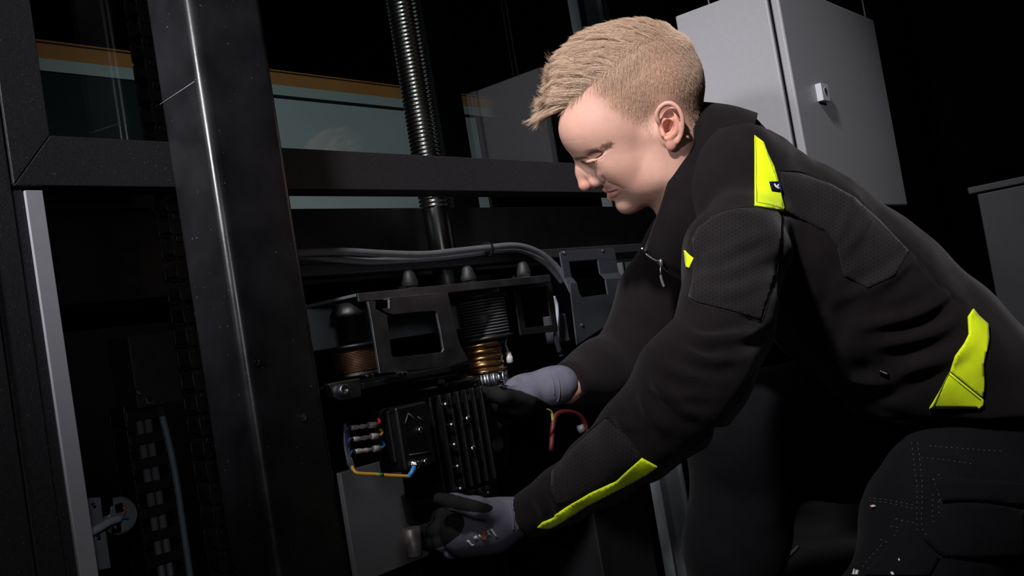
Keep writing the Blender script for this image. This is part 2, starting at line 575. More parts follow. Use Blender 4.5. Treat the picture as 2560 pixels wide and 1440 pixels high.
# lower chain with pale cables inside, seen at the bottom between strip and post
c1 = on(372, 1200, 1, 1.16)
cz1 = on(350, 1030, 1, 1.15)[2]
ch2 = thing('cable_carrier', 'black cable carrier with pairs of pale cables, low beside the post', 'cable chain', (c1[0], 1.16, 0.02))
CX0 = on(368, 1105, 1, 1.15)[0]
pit = 0.0298
proto = None
for i in range(int((cz1-0.03)/pit)):
    if proto is None:
        mb = MB()
        mb.box(-0.026, 0.026, -0.0115, -0.0075, -0.0065, 0.0065)       # front cross bar
        mb.box(-0.026, 0.026, 0.0275, 0.0315, -0.0065, 0.0065)
        for sx in (-0.026, 0.022):
            mb.box(sx, sx+0.004, -0.0075, 0.0275, -0.0140, 0.0140)
        proto = mb.build('link', CHAINM, ch2, 0.0012, 2)
        o = proto
    else:
        o = proto.copy()
        COL.objects.link(o)
        o.parent = ch2
        o.matrix_parent_inverse = proto.matrix_parent_inverse
    o.location = (CX0, 1.155, cz1-pit*(i+0.12))
for dx in (-0.0050, 0.0065):
    MB().tube([(CX0+dx, 1.1525, 0.02), (CX0+dx, 1.1525, cz1-0.002)], 0.0046, 12).build('cable', CABLEGREY, ch2)
hb = on(415, 960, 1, 1.14)
hx0, hx1 = on(335, 950, 1, 1.14)[0], on(478, 950, 1, 1.14)[0]
hz0, hz1 = on(400, 1013, 1, 1.14)[2], on(400, 830, 1, 1.14)[2]
hb_t = thing('junction_box', 'dark box with two bright screws above the low cable carrier', 'box', ((hx0+hx1)/2, 1.16, hz0))
MB().box(hx0, hx1, 1.14, 1.19, hz0, hz1).build('body', POWDER, hb_t, 0.002)
for (x, y) in ((349, 978), (372, 1002)):
    hexhead(on(x, y, 1, 1.139), (0, -1, 0.2), 0.0045, 0.004, 'screw', hb_t)
pts = [on(405, 1040, 1, 1.14), on(425, 1120, 1, 1.14), on(442, 1210, 1, 1.14), on(458, 1320, 1, 1.14), on(478, 1460, 1, 1.14), on(490, 1560, 1, 1.14)]
pts.append(np.array([pts[-1][0], 1.14, 0.006]))
tag(MB().tube(smooth_path(pts), 0.0042, 10).build('blue_grey_cable', CABLEBLUE), 'thin blue grey cable running down beside the cable carrier', 'cable')

# connector bracket low behind the pale strip
YC = 1.06
cb = thing('connector_bracket', 'grey metal bracket with round connector low behind the pale strip', 'bracket', on(240, 1430, 1, YC))
pl = [on(x, y, 1, YC) for x, y in ((205, 1246), (252, 1243), (258, 1298), (266, 1335), (278, 1420), (205, 1432))]
MB().prism(pl, (0, 0.003, 0)).build('plate', ZINCDULL, cb, 0.0006)
cc = on(285, 1290, 1, YC+0.02)
mb = MB().lathe(cc, (0.1, -1, 0), [(0, 0.021), (0.012, 0.021), (0.014, 0.019), (0.018, 0.017)], 28)
mb.build('connector_shell', ZINCDULL, cb)
for (x, y) in ((271, 1256), (265, 1277), (297, 1270), (292, 1320)):
    c = on(x, y, 1, YC+0.002)
    MB().box(c[0]-0.005, c[0]+0.005, c[1]-0.001, c[1]+0.004, c[2]-0.005, c[2]+0.005).build('socket', VOIDBLACK, cb, 0.001)
for (x, y) in ((231, 1259), (235, 1265), (245, 1340), (246, 1345)):
    hexhead(on(x, y, 1, YC-0.0002), (0, -1, 0), 0.0018, 0.0014, 'screw', cb)
kp = [on(190, 1350, 1, YC-0.006), on(225, 1332, 1, YC-0.012), on(250, 1318, 1, YC-0.014), on(275, 1304, 1, YC-0.012), on(296, 1297, 1, YC-0.008)]
kc = thing('stripped_cable', 'pale cable with bared blue and orange wires at the round connector', 'cable', kp[2])
MB().tube(smooth_path(kp), 0.0045, 12).build('sheath', CABLEPALE, kc)
MB().tube(smooth_path([kp[-1], on(308, 1294, 1, YC-0.008), on(319, 1295, 1, YC-0.004)]), 0.0014, 8).build('blue_wire', WIREBLUE, kc)
MB().tube(smooth_path([kp[-1], on(304, 1290, 1, YC-0.008), on(313, 1277, 1, YC-0.004), on(307, 1268, 1, YC+0.002)]), 0.0012, 8).build('orange_wire', WIREORANGE, kc)

# ------------------------------------------------------------ two grey cables along the ledge
YK = 1.000


def kz(pts, yy=YK):
    return [on(x, y, 1, yy) for x, y in pts]


k1 = kz([(690, 640), (760, 632), (860, 629), (960, 634), (1060, 636), (1140, 628), (1215, 620), (1290, 614), (1345, 630), (1385, 660), (1412, 695), (1430, 730)])
tag(MB().tube(smooth_path(k1), 0.0052, 12).build('grey_cable', CABLEGREY), 'upper grey cable crossing above the motor bracket', 'cable', 'grey cables above the motor')
k2 = kz([(690, 640), (760, 641), (840, 648), (920, 653), (1000, 650), (1100, 643), (1180, 634), (1225, 627), (1290, 624), (1335, 640), (1372, 665), (1405, 705)], YK+0.014)
tag(MB().tube(smooth_path(k2), 0.0050, 12).build('grey_cable', CABLEGREY), 'lower grey cable dipping below its twin above the motor bracket', 'cable', 'grey cables above the motor')
c = (on(1218, 623, 1, YK+0.006))
tie = MB().lathe((c[0]-0.003, c[1], c[2]), (1, 0, 0), [(0, 0.012), (0.006, 0.012)], 14).build('cable_tie', BLACKPLASTIC)
tag(tie, 'black tie bundling the two grey cables', 'cable tie')

# ------------------------------------------------------------ sheet metal bracket with a cut-out at centre right
YS = 0.985
up = [(1402, 634), (1410, 628), (1530, 619), (1538, 624), (1546, 682), (1501, 685), (1495, 649), (1425, 655), (1428, 688), (1412, 695)]
# frame built as three flat pieces and a jogged band, like folded sheet
sb = thing('folded_bracket', 'grey folded sheet metal bracket with cut out beside the jacket collar', 'bracket', on(1445, 860, 1, YS))


def sheet(px, y0, th, name, parent, m, yfun=None):
    pts = [on(x, y, 1, (yfun(x, y) if yfun else y0)) for x, y in px]
    return MB().prism(pts, (0, th, 0)).build(name, m, parent, 0.0005)


SHEET = mat('grey_sheet_paint', (0.030, 0.035, 0.040), 0.5, 0, 0.1, 40, 0.05, 300)
YS2 = 0.965
sheet([(1400, 632), (1406, 627), (1532, 619), (1537, 624), (1541, 650), (1495, 648), (1423, 654), (1404, 655)], YS, 0.003, 'upper_flange', sb, SHEET)
sheet([(1404, 655), (1423, 654), (1429, 692), (1411, 695)], YS, 0.003, 'left_arm', sb, SHEET)
sheet([(1495, 648), (1541, 650), (1547, 681), (1501, 685)], YS, 0.003, 'right_arm', sb, SHEET)
for nm, a in (('left_jog', [(1411, 695), (1429, 692), (1442, 706), (1425, 709)]), ('right_jog', [(1501, 685), (1547, 681), (1561, 694), (1514, 698)])):
    pts = [on(*a[0], 1, YS), on(*a[1], 1, YS), on(*a[2], 1, YS2), on(*a[3], 1, YS2)]
    MB().prism(pts, (0, 0.003, 0.001)).build(nm, SHEET, sb, 0.0004)
sheet([(1425, 709), (1442, 706), (1448, 732), (1456, 743), (1520, 735), (1514, 698), (1561, 694), (1575, 750), (1575, 765), (1560, 785), (1443, 862)], YS2, 0.003, 'lower_plate', sb, SHEET)
for (x, y, yy) in ((1408, 632, YS), (1507, 627, YS), (1551, 711, YS2), (1456, 813, YS2)):
    hexhead(on(x, y, 1, yy), (0, -1, 0), 0.0022, 0.002, 'screw', sb)

# ------------------------------------------------------------ drive unit: bracket, drums, bolts
YP = 0.915
du = thing('drive_bracket', 'shiny zinc drive bracket with a square window above the motor', 'bracket', on(1010, 935, 1, YP))


def ringplate(outer, inner, y0, th, name, parent, m, bev=0.0006):
    """flat plate with a window: outer and inner outlines with the same number of points"""
    n = len(outer)
    A = [on(x, y, 1, y0) for x, y in outer]
    B = [on(x, y, 1, y0) for x, y in inner]
    off = np.array([0, th, 0])
    vs = A+B+[p+off for p in A]+[p+off for p in B]
    fs = []
    for i in range(n):
        j = (i+1) % n
        fs += [(i, j, n+j, n+i), (2*n+j, 2*n+i, 3*n+i, 3*n+j), (j, i, 2*n+i, 2*n+j), (n+i, n+j, 3*n+j, 3*n+i)]
    return MB().add(vs, fs).build(name, m, parent, bev)


outer = [(920, 754), (938, 752.5), (938, 773), (973, 770), (973, 749), (1050, 742), (1121, 736), (1133, 790), (1150, 860), (1172, 901), (1128, 915), (1050, 923), (950, 934), (940, 870), (929, 800)]
inner = [(968, 793), (972, 788), (978, 786.5), (984, 786), (992, 785), (1040, 780), (1087, 777), (1092, 782), (1102, 830), (1109, 872), (1106, 880), (1050, 887), (984, 894), (979, 886), (973, 830)]
ringplate(outer, inner, YP, 0.004, 'window_plate', du, ZINC)
# top flange of the plate, folded away from the viewer
a, b = on(973, 749, 1, YP), on(1121, 736, 1, YP)
MB().hexa([a, a+(0, 0, 0.0025), a+(0, .04, 0), a+(0, .04, .0025), b, b+(0, 0, .0025), b+(0, .04, 0), b+(0, .04, .0025)]).build('top_flange', ZINC, du, 0.0006)
# cross channel above
YQ = 0.925
a0, a1 = on(893, 726, 1, YQ), on(1376, 692, 1, YQ)
b0, b1 = on(896, 748, 1, YQ), on(1378, 710, 1, YQ)
zt_, zb_ = (a0[2]+a1[2])/2, (b0[2]+b1[2])/2
MB().box(a0[0], a1[0], YQ, YQ+0.004, zb_, zt_).build('channel_face', ZINC, du, 0.0008)
MB().box(a0[0], a1[0], YQ+0.004, YQ+0.11, zt_-0.004, zt_).build('channel_top', ZINCDULL, du, 0.0008)
MB().box(a0[0]+0.002, a1[0], YQ+0.106, YQ+0.11, zb_-0.05, zt_-0.004).build('channel_back', ZINCDULL, du, 0.0008)
# right hand side plate of the bracket
for nm, pts in (('side_plate', [(1283, 713), (1379, 706), (1396, 800), (1302, 812)]),):
    ringplate([(1283, 713), (1379, 706), (1396, 828), (1302, 838)], [(1300, 722), (1366, 716), (1380, 812), (1314, 820)], YQ+0.02, 0.003, nm, du, DARKMETAL)
RUBBER = mat('black_rubber', (0.007, 0.007, 0.0075), 0.6, 0, 0.2, 40)
for (x, y) in ((1025, 707), (1172, 698), (1311, 690)):
    c = on(x, y, 1, YQ+0.03)
    c[2] = zt_
    MB().lathe(c, (0, 0, 1), [(0, 0.014), (0.002, 0.014), (0.003, 0.010), (0.006, 0.010)], 6).build('bolt', CHROME, du)
    MB().lathe(c+np.array([0, 0.0, 0.006]), (0, 0, 1), [(0, 0.010), (0.004, 0.0115), (0.018, 0.007), (0.021, 0.004)], 18).build('rubber_buffer', RUBBER, du)
for (x, y) in ((1004, 709), (1288, 693), (1166, 699)):
    c = on(x, y, 1, YQ+0.012)
    c[2] = zt_
    MB().lathe(c, (0, 0, 1), [(0, 0.0055), (0.0045, 0.005)], 6).build('bolt', CHROME, du)


def drum(px, r, zt, zb, m_core, m_rib, name, parent, nrib, yc, cols=40):
    c = on(px[0], px[1], 1, yc)
    cx = c[0]
    mb = MB().lathe((cx, yc, zb), (0, 0, 1), [(0, r*1.12), (0.004, r*1.14), (0.005, r*0.98), (zt-zb-0.005, r*0.98), (zt-zb-0.004, r*1.14), (zt-zb, r*1.12)], 40)
    d = mb.build(name, m_core, parent)
    rb = MB()
    h = zt-zb-0.014
    for i in range(nrib):
        z = zb+0.007+h*(i+0.5)/nrib
        rb.lathe((cx, yc, z-h/nrib*0.3), (0, 0, 1), [(0, r*0.98), (0.0004, r*1.02), (h/nrib*0.6-0.0004, r*1.02), (h/nrib*0.6, r*0.98)], 32)
    rb.build('belt_ribs', m_rib, d)
    return d


za_, zb2 = on(1200, 738, 1, 0.97)[2], on(1215, 850, 1, 0.97)[2]
drum((1208, 795), 0.036, za_, zb2, DARKMETAL, mat('ribbed_belt', (0.09, 0.09, 0.10), 0.4, 0.2), 'belt_drum', du, 12, 0.975)
drum((1208, 900), 0.030, zb2-0.004, on(1225, 930, 1, 0.97)[2], BRASS, BRASS, 'brass_bush', du, 3, 0.975)
cgear = on(1212, 948, 1, 0.975)
mb = MB()
for k in range(22):
    t = 2*math.pi*k/22
    mb.tube([(cgear[0]+0.032*math.cos(t), 0.975+0.032*math.sin(t), cgear[2]-0.014), (cgear[0]+0.032*math.cos(t), 0.975+0.032*math.sin(t), cgear[2]+0.008)], 0.0034, 6)
mb.lathe((cgear[0], 0.975, cgear[2]-0.014), (0, 0, 1), [(0, 0.031), (0.022, 0.031)], 28)
mb.build('gear_wheel', ZINC, du)
za2, zb3 = on(880, 862, 1, 0.96)[2], on(895, 942, 1, 0.96)[2]
drum((893, 900), 0.030, za2, zb3, DARKMETAL, COPPER, 'copper_belt_drum', du, 14, 0.962)
za4 = on(880, 745, 1, 0.96)[2]
MB().lathe((on(893, 900, 1, .962)[0], 0.962, za2+0.004), (0, 0, 1), [(0, 0.020), (0.03, 0.020), (0.031, 0.026), (0.036, 0.026), (za4-za2-0.01, 0.018)], 24).build('drum_spindle', DARKMETAL, du)
# lower left lug with socket bolt
lug = [on(x, y, 1, 0.905) for x, y in ((822, 960), (842, 955), (900, 945), (905, 990), (850, 1001), (838, 995))]
MB().prism(lug, (0, 0.012, 0)).build('lug', ZINC, du, 0.0015)
cbolt = on(853, 976, 1, 0.905)
MB().lathe(cbolt, (0, -1, 0), [(0, 0.0075), (0.007, 0.0075), (0.008, 0.0065), (0.008, 0.003), (0.003, 0.003)], 18).build('socket_bolt', ZINC, du)
for (x, y) in ((908, 946), (924, 943), (998, 940), (1010, 938), (1103, 958), (1247, 935), (1252, 957)):
    c = on(x, y, 1, 0.912)
    MB().lathe(c, (0.0, -0.3, 1), [(0, 0.005), (0.004, 0.0048), (0.0045, 0.004)], 6).build('bolt', CHROME, du)
# base plate between bracket and motor
za5, zb5 = on(1000, 935, 1, 0.93)[2], on(1000, 947, 1, 0.93)[2]
MB().box(on(905, 945, 1, .93)[0], on(1180, 920, 1, .93)[0], 0.93, 1.06, zb5-0.004, zb5+0.004).build('base_plate', DARKMETAL, du, 0.001)

# pale cables and a white plug hanging right of the drums
pc = [on(x, y, 1, 0.99) for x, y in ((1384, 742), (1391, 760), (1393, 785), (1391, 815), (1388, 845), (1394, 868), (1402, 890))]
pcb = thing('pale_cable_pair', 'pair of short pale cables with black tie left of the folded bracket', 'cable', pc[3])
MB().tube(smooth_path(pc), 0.0032, 10).build('cable', CABLEPALE, pcb)
pc2 = [p+np.array([0.009, 0.004, 0.0]) for p in pc[4:]]
MB().tube(smooth_path(pc2), 0.003, 10).build('cable', CABLEPALE, pcb)
MB().lathe(on(1399, 876, 1, 0.992), (0.25, 0, -1), [(0, 0.0085), (0.005, 0.0085)], 12).build('tie', BLACKPLASTIC, pcb)
pb = on(1408, 820, 1, 1.0)
tag(MB().box(pb[0]-0.014, pb[0]+0.014, 1.0, 1.03, pb[2]-0.024, pb[2]+0.024).build('sensor_box', mat('violet_grey_plastic', (0.05, 0.05, 0.065), 0.5), None, 0.002), 'small dull violet grey box left of the folded bracket', 'box')
pw = on(1272, 892, 1, 0.95)
ws = thing('white_plug', 'small white plug hanging on a thin wire right of the drum', 'plug', pw)
MB().lathe(pw+np.array([0, 0, .008]), (0.05, 0, -1), [(0, 0.003), (0.002, 0.0045), (0.007, 0.0045), (0.008, 0.0055), (0.016, 0.0055), (0.018, 0.003)], 12).build('plug_body', mat('off_white_plastic', (0.5, 0.48, 0.46), 0.4), ws)
MB().tube(smooth_path([pw+np.array([0, 0, .008]), on(1268, 872, 1, .95), on(1264, 860, 1, .955), on(1268, 845, 1, .965)]), 0.0016, 8).build('wire', CABLEPALE, ws)

# ------------------------------------------------------------ electric motor held by the two hands
mc = on(1105, 1120, 1, 0.995)
MX, MY = mc[0], 0.995
mz1, mz0 = on(1080, 985, 1, 0.92)[2], on(1090, 1262, 1, 0.92)[2]
MR = 0.062
mo = thing('electric_motor', 'black finned electric motor held by the gloved hands', 'motor', (MX, MY, mz0))
MOTORM = mat('motor_black_paint', (0.0045, 0.0045, 0.0053), 0.36, 0, 0.2, 50, 0.08, 400)
MB().lathe((MX, MY, mz0), (0, 0, 1), [(0, MR), (mz1-mz0, MR)], 40).build('housing', MOTORM, mo)
MB().lathe((MX, MY, mz1), (0, 0, 1), [(0, MR*0.9), (0.003, MR*1.10), (0.009, MR*1.10), (0.012, MR*0.85), (0.016, MR*0.8)], 40).build('end_shield', MOTORM, mo)
MB().lathe((MX, MY, mz0-0.048), (0, 0, 1), [(0, MR*0.72), (0.006, MR*0.98), (0.012, MR*1.06), (0.042, MR*1.10), (0.048, MR*1.10)], 40).build('fan_cowl', BLACKPLASTIC, mo)
fproto = None
for x in list(range(978, 1062, 21))+list(range(1074, 1240, 20)):
    X = on(x, 1010, 1, 0.905)[0]
    dx = X-MX
    if abs(dx) > MR+0.012:
        continue
    if fproto is None:
        fproto = MB().box(-0.0021, 0.0021, 0.0, 0.075, 0.006, mz1-mz0-0.004).build('cooling_fin', MOTORM, mo, 0.0014, 3)
        o = fproto
    else:
        o = fproto.copy()
        COL.objects.link(o)
        o.parent = mo
        o.matrix_parent_inverse = fproto.matrix_parent_inverse
    o.location = (X, 0.9215+0.30*max(0, abs(dx)-0.045), mz0)
# terminal box facing the viewer
YT = 0.912
tx0, tx1 = on(990, 1020, 1, YT)[0], on(1064, 1012, 1, YT)[0]
tz1, tz0 = on(1010, 1014, 1, YT)[2], on(1045, 1172, 1, YT)[2]
MB().box(tx0, tx1+0.004, YT, 0.96, tz0, tz1).build('terminal_box', MOTORM, mo, 0.004, 3)
txl = on(948, 1026, 0, tx0)[1]
MB().box(tx0-0.004, tx0+0.006, YT+0.012, min(txl, 0.985), tz0+0.012, tz1-0.002).build('terminal_lid', MOTORM, mo, 0.003, 3)
LINE = mat('raised_edge_paint', (0.06, 0.06, 0.065), 0.35)
for a, b in (((1013, 1059), (1021, 1033)), ((1021, 1033), (1044, 1053)), ((1024, 1137), (1074, 1130)), ((1045, 1042), (1060, 1052))):
    MB().tube([on(*a, 1, YT-0.0006), on(*b, 1, YT-0.0006)], 0.0009, 6).build('raised_rib', LINE, mo)
for a, b in (((1016, 1094), (1070, 1120)),):
    p, q = on(1016, 1094, 1, YT), on(1068, 1122, 1, YT)
    MB().box(p[0], q[0], YT-0.0004, YT+0.003, q[2], p[2]).build('recess', VOIDBLACK, mo)
for (x, y, r) in ((1049, 1075, 0.0042), (1062, 1154, 0.0042)):
    MB().lathe(on(x, y, 1, YT), (0, -1, 0), [(0, r), (0.003, r), (0.004, r*0.7), (0.0042, r*0.4)], 16).build('screw', CHROME, mo)
gs = on(1035, 1162, 1, YT)
MB().lathe(gs, (0, -1, 0), [(0, 0.0075), (0.003, 0.0075), (0.004, 0.0055), (0.007, 0.0055), (0.009, 0.003)], 18).build('earth_screw', CHROME, mo)
for (x, y, yy) in ((1170, 1047, 0.9195), (1183, 1122, 0.9195), (1150, 1222, 0.9195), (1215, 1182, 0.93), (1218, 1232, 0.93), (1113, 1011, 0.9195), (1128, 1062, 0.9195), (1135, 1112, 0.9195), (1143, 1166, 0.9195)):
    c = on(x, y, 1, yy)
    r = 0.0042 if x in (1170, 1183) else 0.0026
    MB().lathe(c, (0, -1, 0), [(-0.012, r*0.8), (-0.0005, r*0.8), (0, r*1.25), (0.0015, r*1.2), (0.0032, r*0.7), (0.0038, r*0.3)], 14).build('screw', CHROME if r > .003 else ZINC, mo)
# shaft stub under the cowl
s0, s1 = on(1026, 1320, 1, 0.95), on(1030, 1396, 1, 0.95)
MB().lathe((s0[0], 0.95, s1[2]), (0, 0, 1), [(0, 0.0095), (0.003, 0.0105), (s0[2]-s1[2], 0.0125)], 20).build('shaft_stub', mat('bare_cast_metal', (0.11, 0.10, 0.095), 0.45, 0.5, 0.2, 60), mo)

# three crimped wires beside the terminal box, the loom and the earth wire
YW = 0.925
loom = on(878, 1165, 1, YW)
for nm, y0, xs, m, lab in (('red', 1068, 876, WIRERED, 'crimped wire with red tail, topmost of three beside the motor terminal box'),
                           ('yellow', 1096, 882, WIREYELLOW, 'crimped wire with yellow tail, middle of three beside the motor terminal box'),
                           ('blue', 1127, 887, WIREBLUE, 'crimped wire with blue tail, lowest of three beside the motor terminal box')):
    a = on(xs, y0+2, 1, YW); b = on(xs+26, y0-1, 1, YW); c = on(xs+48, y0-5, 1, YW); d = on(xs+62, y0-6, 1, YW); e = on(xs+72, y0-12, 1, YW+0.004)
    t = thing('crimped_wire', lab, 'wire', b, 'crimped wires beside the motor')
    MB().tube([a, a*0.7+b*0.3, b*0.9+a*0.1, b, c*0.8+b*0.2], [0.0026, 0.0034, 0.0022, 0.0032, 0.0022], 8).build('crimp', CRIMP, t)
    MB().tube([c*0.9+b*0.1, c, d], [0.0038, 0.0042, 0.004], 10).build('sleeve', CRIMP, t)
    MB().tube(smooth_path([c, d, e, e+np.array([0.006, 0.006, 0.004])]), 0.0021, 8).build('tail', m, t)
    MB().tube(smooth_path([a, on(xs-8, y0+4, 1, YW), on(868, y0+30, 1, YW+0.004), loom]), 0.0022, 8).build('lead', mat('dark_blue_wire_'+nm, (0.01, 0.03, 0.10), 0.5), t)
ew = [loom, on(888, 1180, 1, 0.918), on(902, 1184, 1, 0.914), on(940, 1186, 1, 0.91), on(975, 1189, 1, 0.907), on(1000, 1190, 1, 0.905), on(1022, 1191, 1, 0.904)]
et = thing('earth_wire', 'yellow and green earth wire with blue lug running to the motor screw', 'wire', ew[3])
MB().tube(smooth_path(ew), 0.0022, 8).build('yellow_sheath', WIREYELLOW, et)
g0, g1 = on(944, 1186.2, 1, 0.9095), on(957, 1187.5, 1, 0.9083)
MB().tube([g0, g1], 0.0024, 8).build('green_mark', WIREGREEN, et)
MB().tube(smooth_path([ew[-1], on(1030, 1180, 1, 0.9), on(1035, 1168, 1, 0.902)]), [0.003]*17, 10).build('blue_lug', WIREBLUE, et)
for i, (dx, dy) in enumerate(((-6, -40), (0, -48), (6, -30))):
    o = MB().tube(smooth_path([on(866+dx*0.5, 1060+8*i, 1, YW+0.01), on(868+dx, 1110+10*i, 1, YW+0.006), on(874+dx*0.7, 1150, 1, YW), on(880+4*i, 1180, 1, YW)]), 0.0019, 8).build('loom_wire', CABLEGREY, et)

# tension spring and bolt block at the right of the motor
sc0, sc1 = on(1196, 1128, 1, 0.95), on(1206, 1184, 1, 0.95)
ts_ = thing('tension_spring', 'small dark coil spring on a block right of the motor fins', 'spring', sc1)
hel = []
for i in range(97):
    t = i/96
    hel.append((sc1[0]+0.0075*math.cos(2*math.pi*8*t), 0.95+0.0075*math.sin(2*math.pi*8*t), sc1[2]+(sc0[2]-sc1[2])*t))
MB().tube(hel, 0.0011, 6).build('coil', ZINCDULL, ts_)
bz = on(1214, 1236, 1, 0.95)[2]
MB().box(sc1[0]-0.010, sc1[0]+0.012, 0.940, 0.962, bz, sc1[2]).build('block', mat('blue_black_steel', (0.05, 0.055, 0.07), 0.4, 0.5), ts_, 0.0015)

# pale cover panel behind the motor, low
pp = [on(x, y, 1, 1.12) for x, y in ((855, 1180), (1065, 1150), (1110, 1390), (892, 1452))]
px0, px1 = on(892, 1440, 1, 1.12)[0], on(1075, 1400, 1, 1.12)[0]
pz0, pz1 = on(1000, 1418, 1, 1.12)[2], on(860, 1180, 1, 1.12)[2]
cp = thing('cover_panel', 'pale grey flat cover panel low behind the motor', 'panel', (px0, 1.12, 0))
MB().box(px0, px1, 1.12, 1.13, pz0, pz1).build('sheet', mat('cover_panel_paint', (0.20, 0.20, 0.21), 0.5, 0, 0.05, 30), cp, 0.001)
MB().box(px0+0.01, px0+0.03, 1.13, 1.16, 0.0, pz1).build('upright', DARKMETAL, cp, 0.001)
MB().box(px1-0.03, px1-0.01, 1.13, 1.16, 0.0, pz1).build('upright', DARKMETAL, cp, 0.001)

# things in the dark right of the motor
wc = on(1238, 1110, 1, 1.05)
wt = thing('pulley', 'dull dark pulley in the shadow behind the motor', 'wheel', wc)
MB().lathe(wc+np.array([0, 0.03, 0]), (0, -1, 0), [(0, 0.05), (0.02, 0.05), (0.024, 0.044), (0.026, 0.018), (0.034, 0.016)], 32).build('disc', RUBBER, wt)
MB().lathe(wc+np.array([0, -0.004, 0]), (0, -1, 0), [(0, 0.013), (0.003, 0.012)], 20).build('hub_cap', mat('dull_hub', (0.06, 0.06, 0.07), 0.5), wt)
MB().box(wc[0]-0.01, wc[0]+0.01, 1.07, 1.10, 0, wc[2]).build('stand', DARKMETAL, wt)
pg = on(1238, 1440, 1, 1.05)
tag(MB().lathe((pg[0], 1.05, 0), (0, 0, 1), [(0, 0.017), (0.30, 0.017)], 20).build('grey_pipe', CABLEBLUE), 'short dull blue grey pipe standing below the lower glove', 'pipe')
rp = [on(x, y, 1, 0.99) for x, y in ((1378, 1130), (1383, 1060), (1392, 1036), (1420, 1030), (1448, 1040), (1464, 1066), (1460, 1100))]
rt = thing('red_strap', 'dark red strap loop hanging in the dark between the two sleeves', 'strap', rp[3])
MB().tube(smooth_path(rp), 0.0045, 10).build('loop', mat('dark_red_webbing', (0.08, 0.004, 0.005), 0.6), rt)
MB().lathe(on(1447, 1076, 1, 0.985), (0.5, -1, 0.3), [(0, 0.008), (0.01, 0.0075), (0.012, 0.004)], 14).build('buckle', CABLEGREY, rt)
yp = [on(x, y, 1, 0.97) for x, y in ((1345, 1018), (1362, 1022), (1378, 1030), (1382, 1052))]
tag(MB().tube(smooth_path(yp), 0.0022, 8).build('olive_wire', mat('olive_yellow_wire', (0.30, 0.34, 0.03), 0.5)), 'thin olive yellow wire end under the upper glove cuff', 'wire')
db0, db1 = on(1478, 1250, 1, 0.97), on(1528, 1345, 1, 0.97)
tag(MB().box(db0[0], db0[0]+0.16, 0.97, 1.1, 0.0, on(1490, 1225, 1, 0.97)[2]).build('floor_box', mat('dark_box_paint', (0.007, 0.0075, 0.009), 0.5, 0, .2, 20), None, 0.003), 'dark box standing on the floor under the lime forearm stripe', 'box')
fc = [np.array([*on(x, y, 2, 0.006)[:2], 0.006]) for x, y in ((1890, 1446), (1930, 1424), (1965, 1396), (1995, 1366))]
tag(MB().tube(smooth_path(fc), 0.004, 8).build('floor_cable', CABLEGREY), 'thin dim cable curving on the dark floor between the knees', 'cable')

# ------------------------------------------------------------ wall cabinet behind the shoulders
KX, KY = 1.700, 0.655
kz1 = P(1938, -56, 1.760)[2]
kz0 = on(2250, 514, 1, KY)[2]
kx1 = on(2226, 275, 1, KY)[0]
ky1 = on(1690, 66, 0, KX)[1]
kb = thing('grey_cabinet', 'light grey metal wall cabinet with a square lock hanging behind the jacket', 'cabinet', ((KX+kx1)/2, (KY+ky1)/2, kz0))
DT = 0.016
MB().box(KX+0.0015, kx1-0.0015, KY+DT+0.006, ky1, kz0+0.0015, kz1-0.0015).build('body', GREYPAINT, kb, 0.004, 3)
MB().box(KX+0.010, kx1-0.010, KY+DT-0.001, KY+DT+0.007, kz0+0.010, kz1-0.010).build('door_seal', VOIDBLACK, kb)
dr = MB().box(KX, kx1, KY, KY+DT, kz0, kz1).build('door', GREYPAINT, kb, 0.0045, 4)
lk = on(2046, 240, 1, KY-0.006)


def on_door(x, y, yy=KY):
    return on(x, y, 1, yy)


l0, l1 = on_door(2038, 211), on_door(2064, 262)
LOCKM = mat('lock_grey_plastic', (0.46, 0.46, 0.50), 0.4)
LB = MB().box(l0[0]-0.002, l1[0]-0.001, KY-0.011, KY+0.001, l1[2]+0.003, l0[2]).build('lock_block', LOCKM, dr, 0.0012)
lc = ((l0[0]+l1[0])/2-0.0015, KY-0.011, (l0[2]+l1[2])/2+0.0035)
MB().lathe(lc, (0, -1, 0), [(-0.002, 0.0078), (0.0003, 0.0078), (0.0004, 0.0066)], 24).build('lock_ring', LOCKM, dr)
MB().lathe(lc, (0, -1, 0), [(-0.001, 0.0066), (0.0006, 0.0064)], 24).build('keyhole', VOIDBLACK, dr)
MB().box(lc[0]-0.0015, lc[0]+0.0015, KY-0.0125, KY-0.0112, lc[2]-0.005, lc[2]+0.005).build('lock_bit', DARKMETAL, dr)
for z in (kz1-0.05, kz0+0.06):
    MB().lathe((kx1-0.018, KY+DT+0.003, z), (0, 0, 1), [(0, 0.004), (0.03, 0.004)], 12).build('hinge', ZINCDULL, kb)
for i, ((x, y), lab) in enumerate((((1767, 0), 'thin grey hanging rod above the left side of the cabinet'), ((2163, 0), 'thin grey hanging rod above the door side of the cabinet'))):
    if i == 0:
        q = on(x+5, y+20, 0, KX+0.004); q = (KX+0.008, q[1])
    else:
        q = on(x+7, y+28, 1, KY+DT+0.012); q = (q[0], KY+DT+0.02)
    tag(MB().tube([(q[0], q[1], kz1-0.002), (q[0], q[1], 2.79)], 0.0016, 8).build('hanging_rod', mat('rod_grey_%d' % i, (0.25, 0.25, 0.28), 0.5)), lab, 'rod', 'hanging rods of the cabinet')

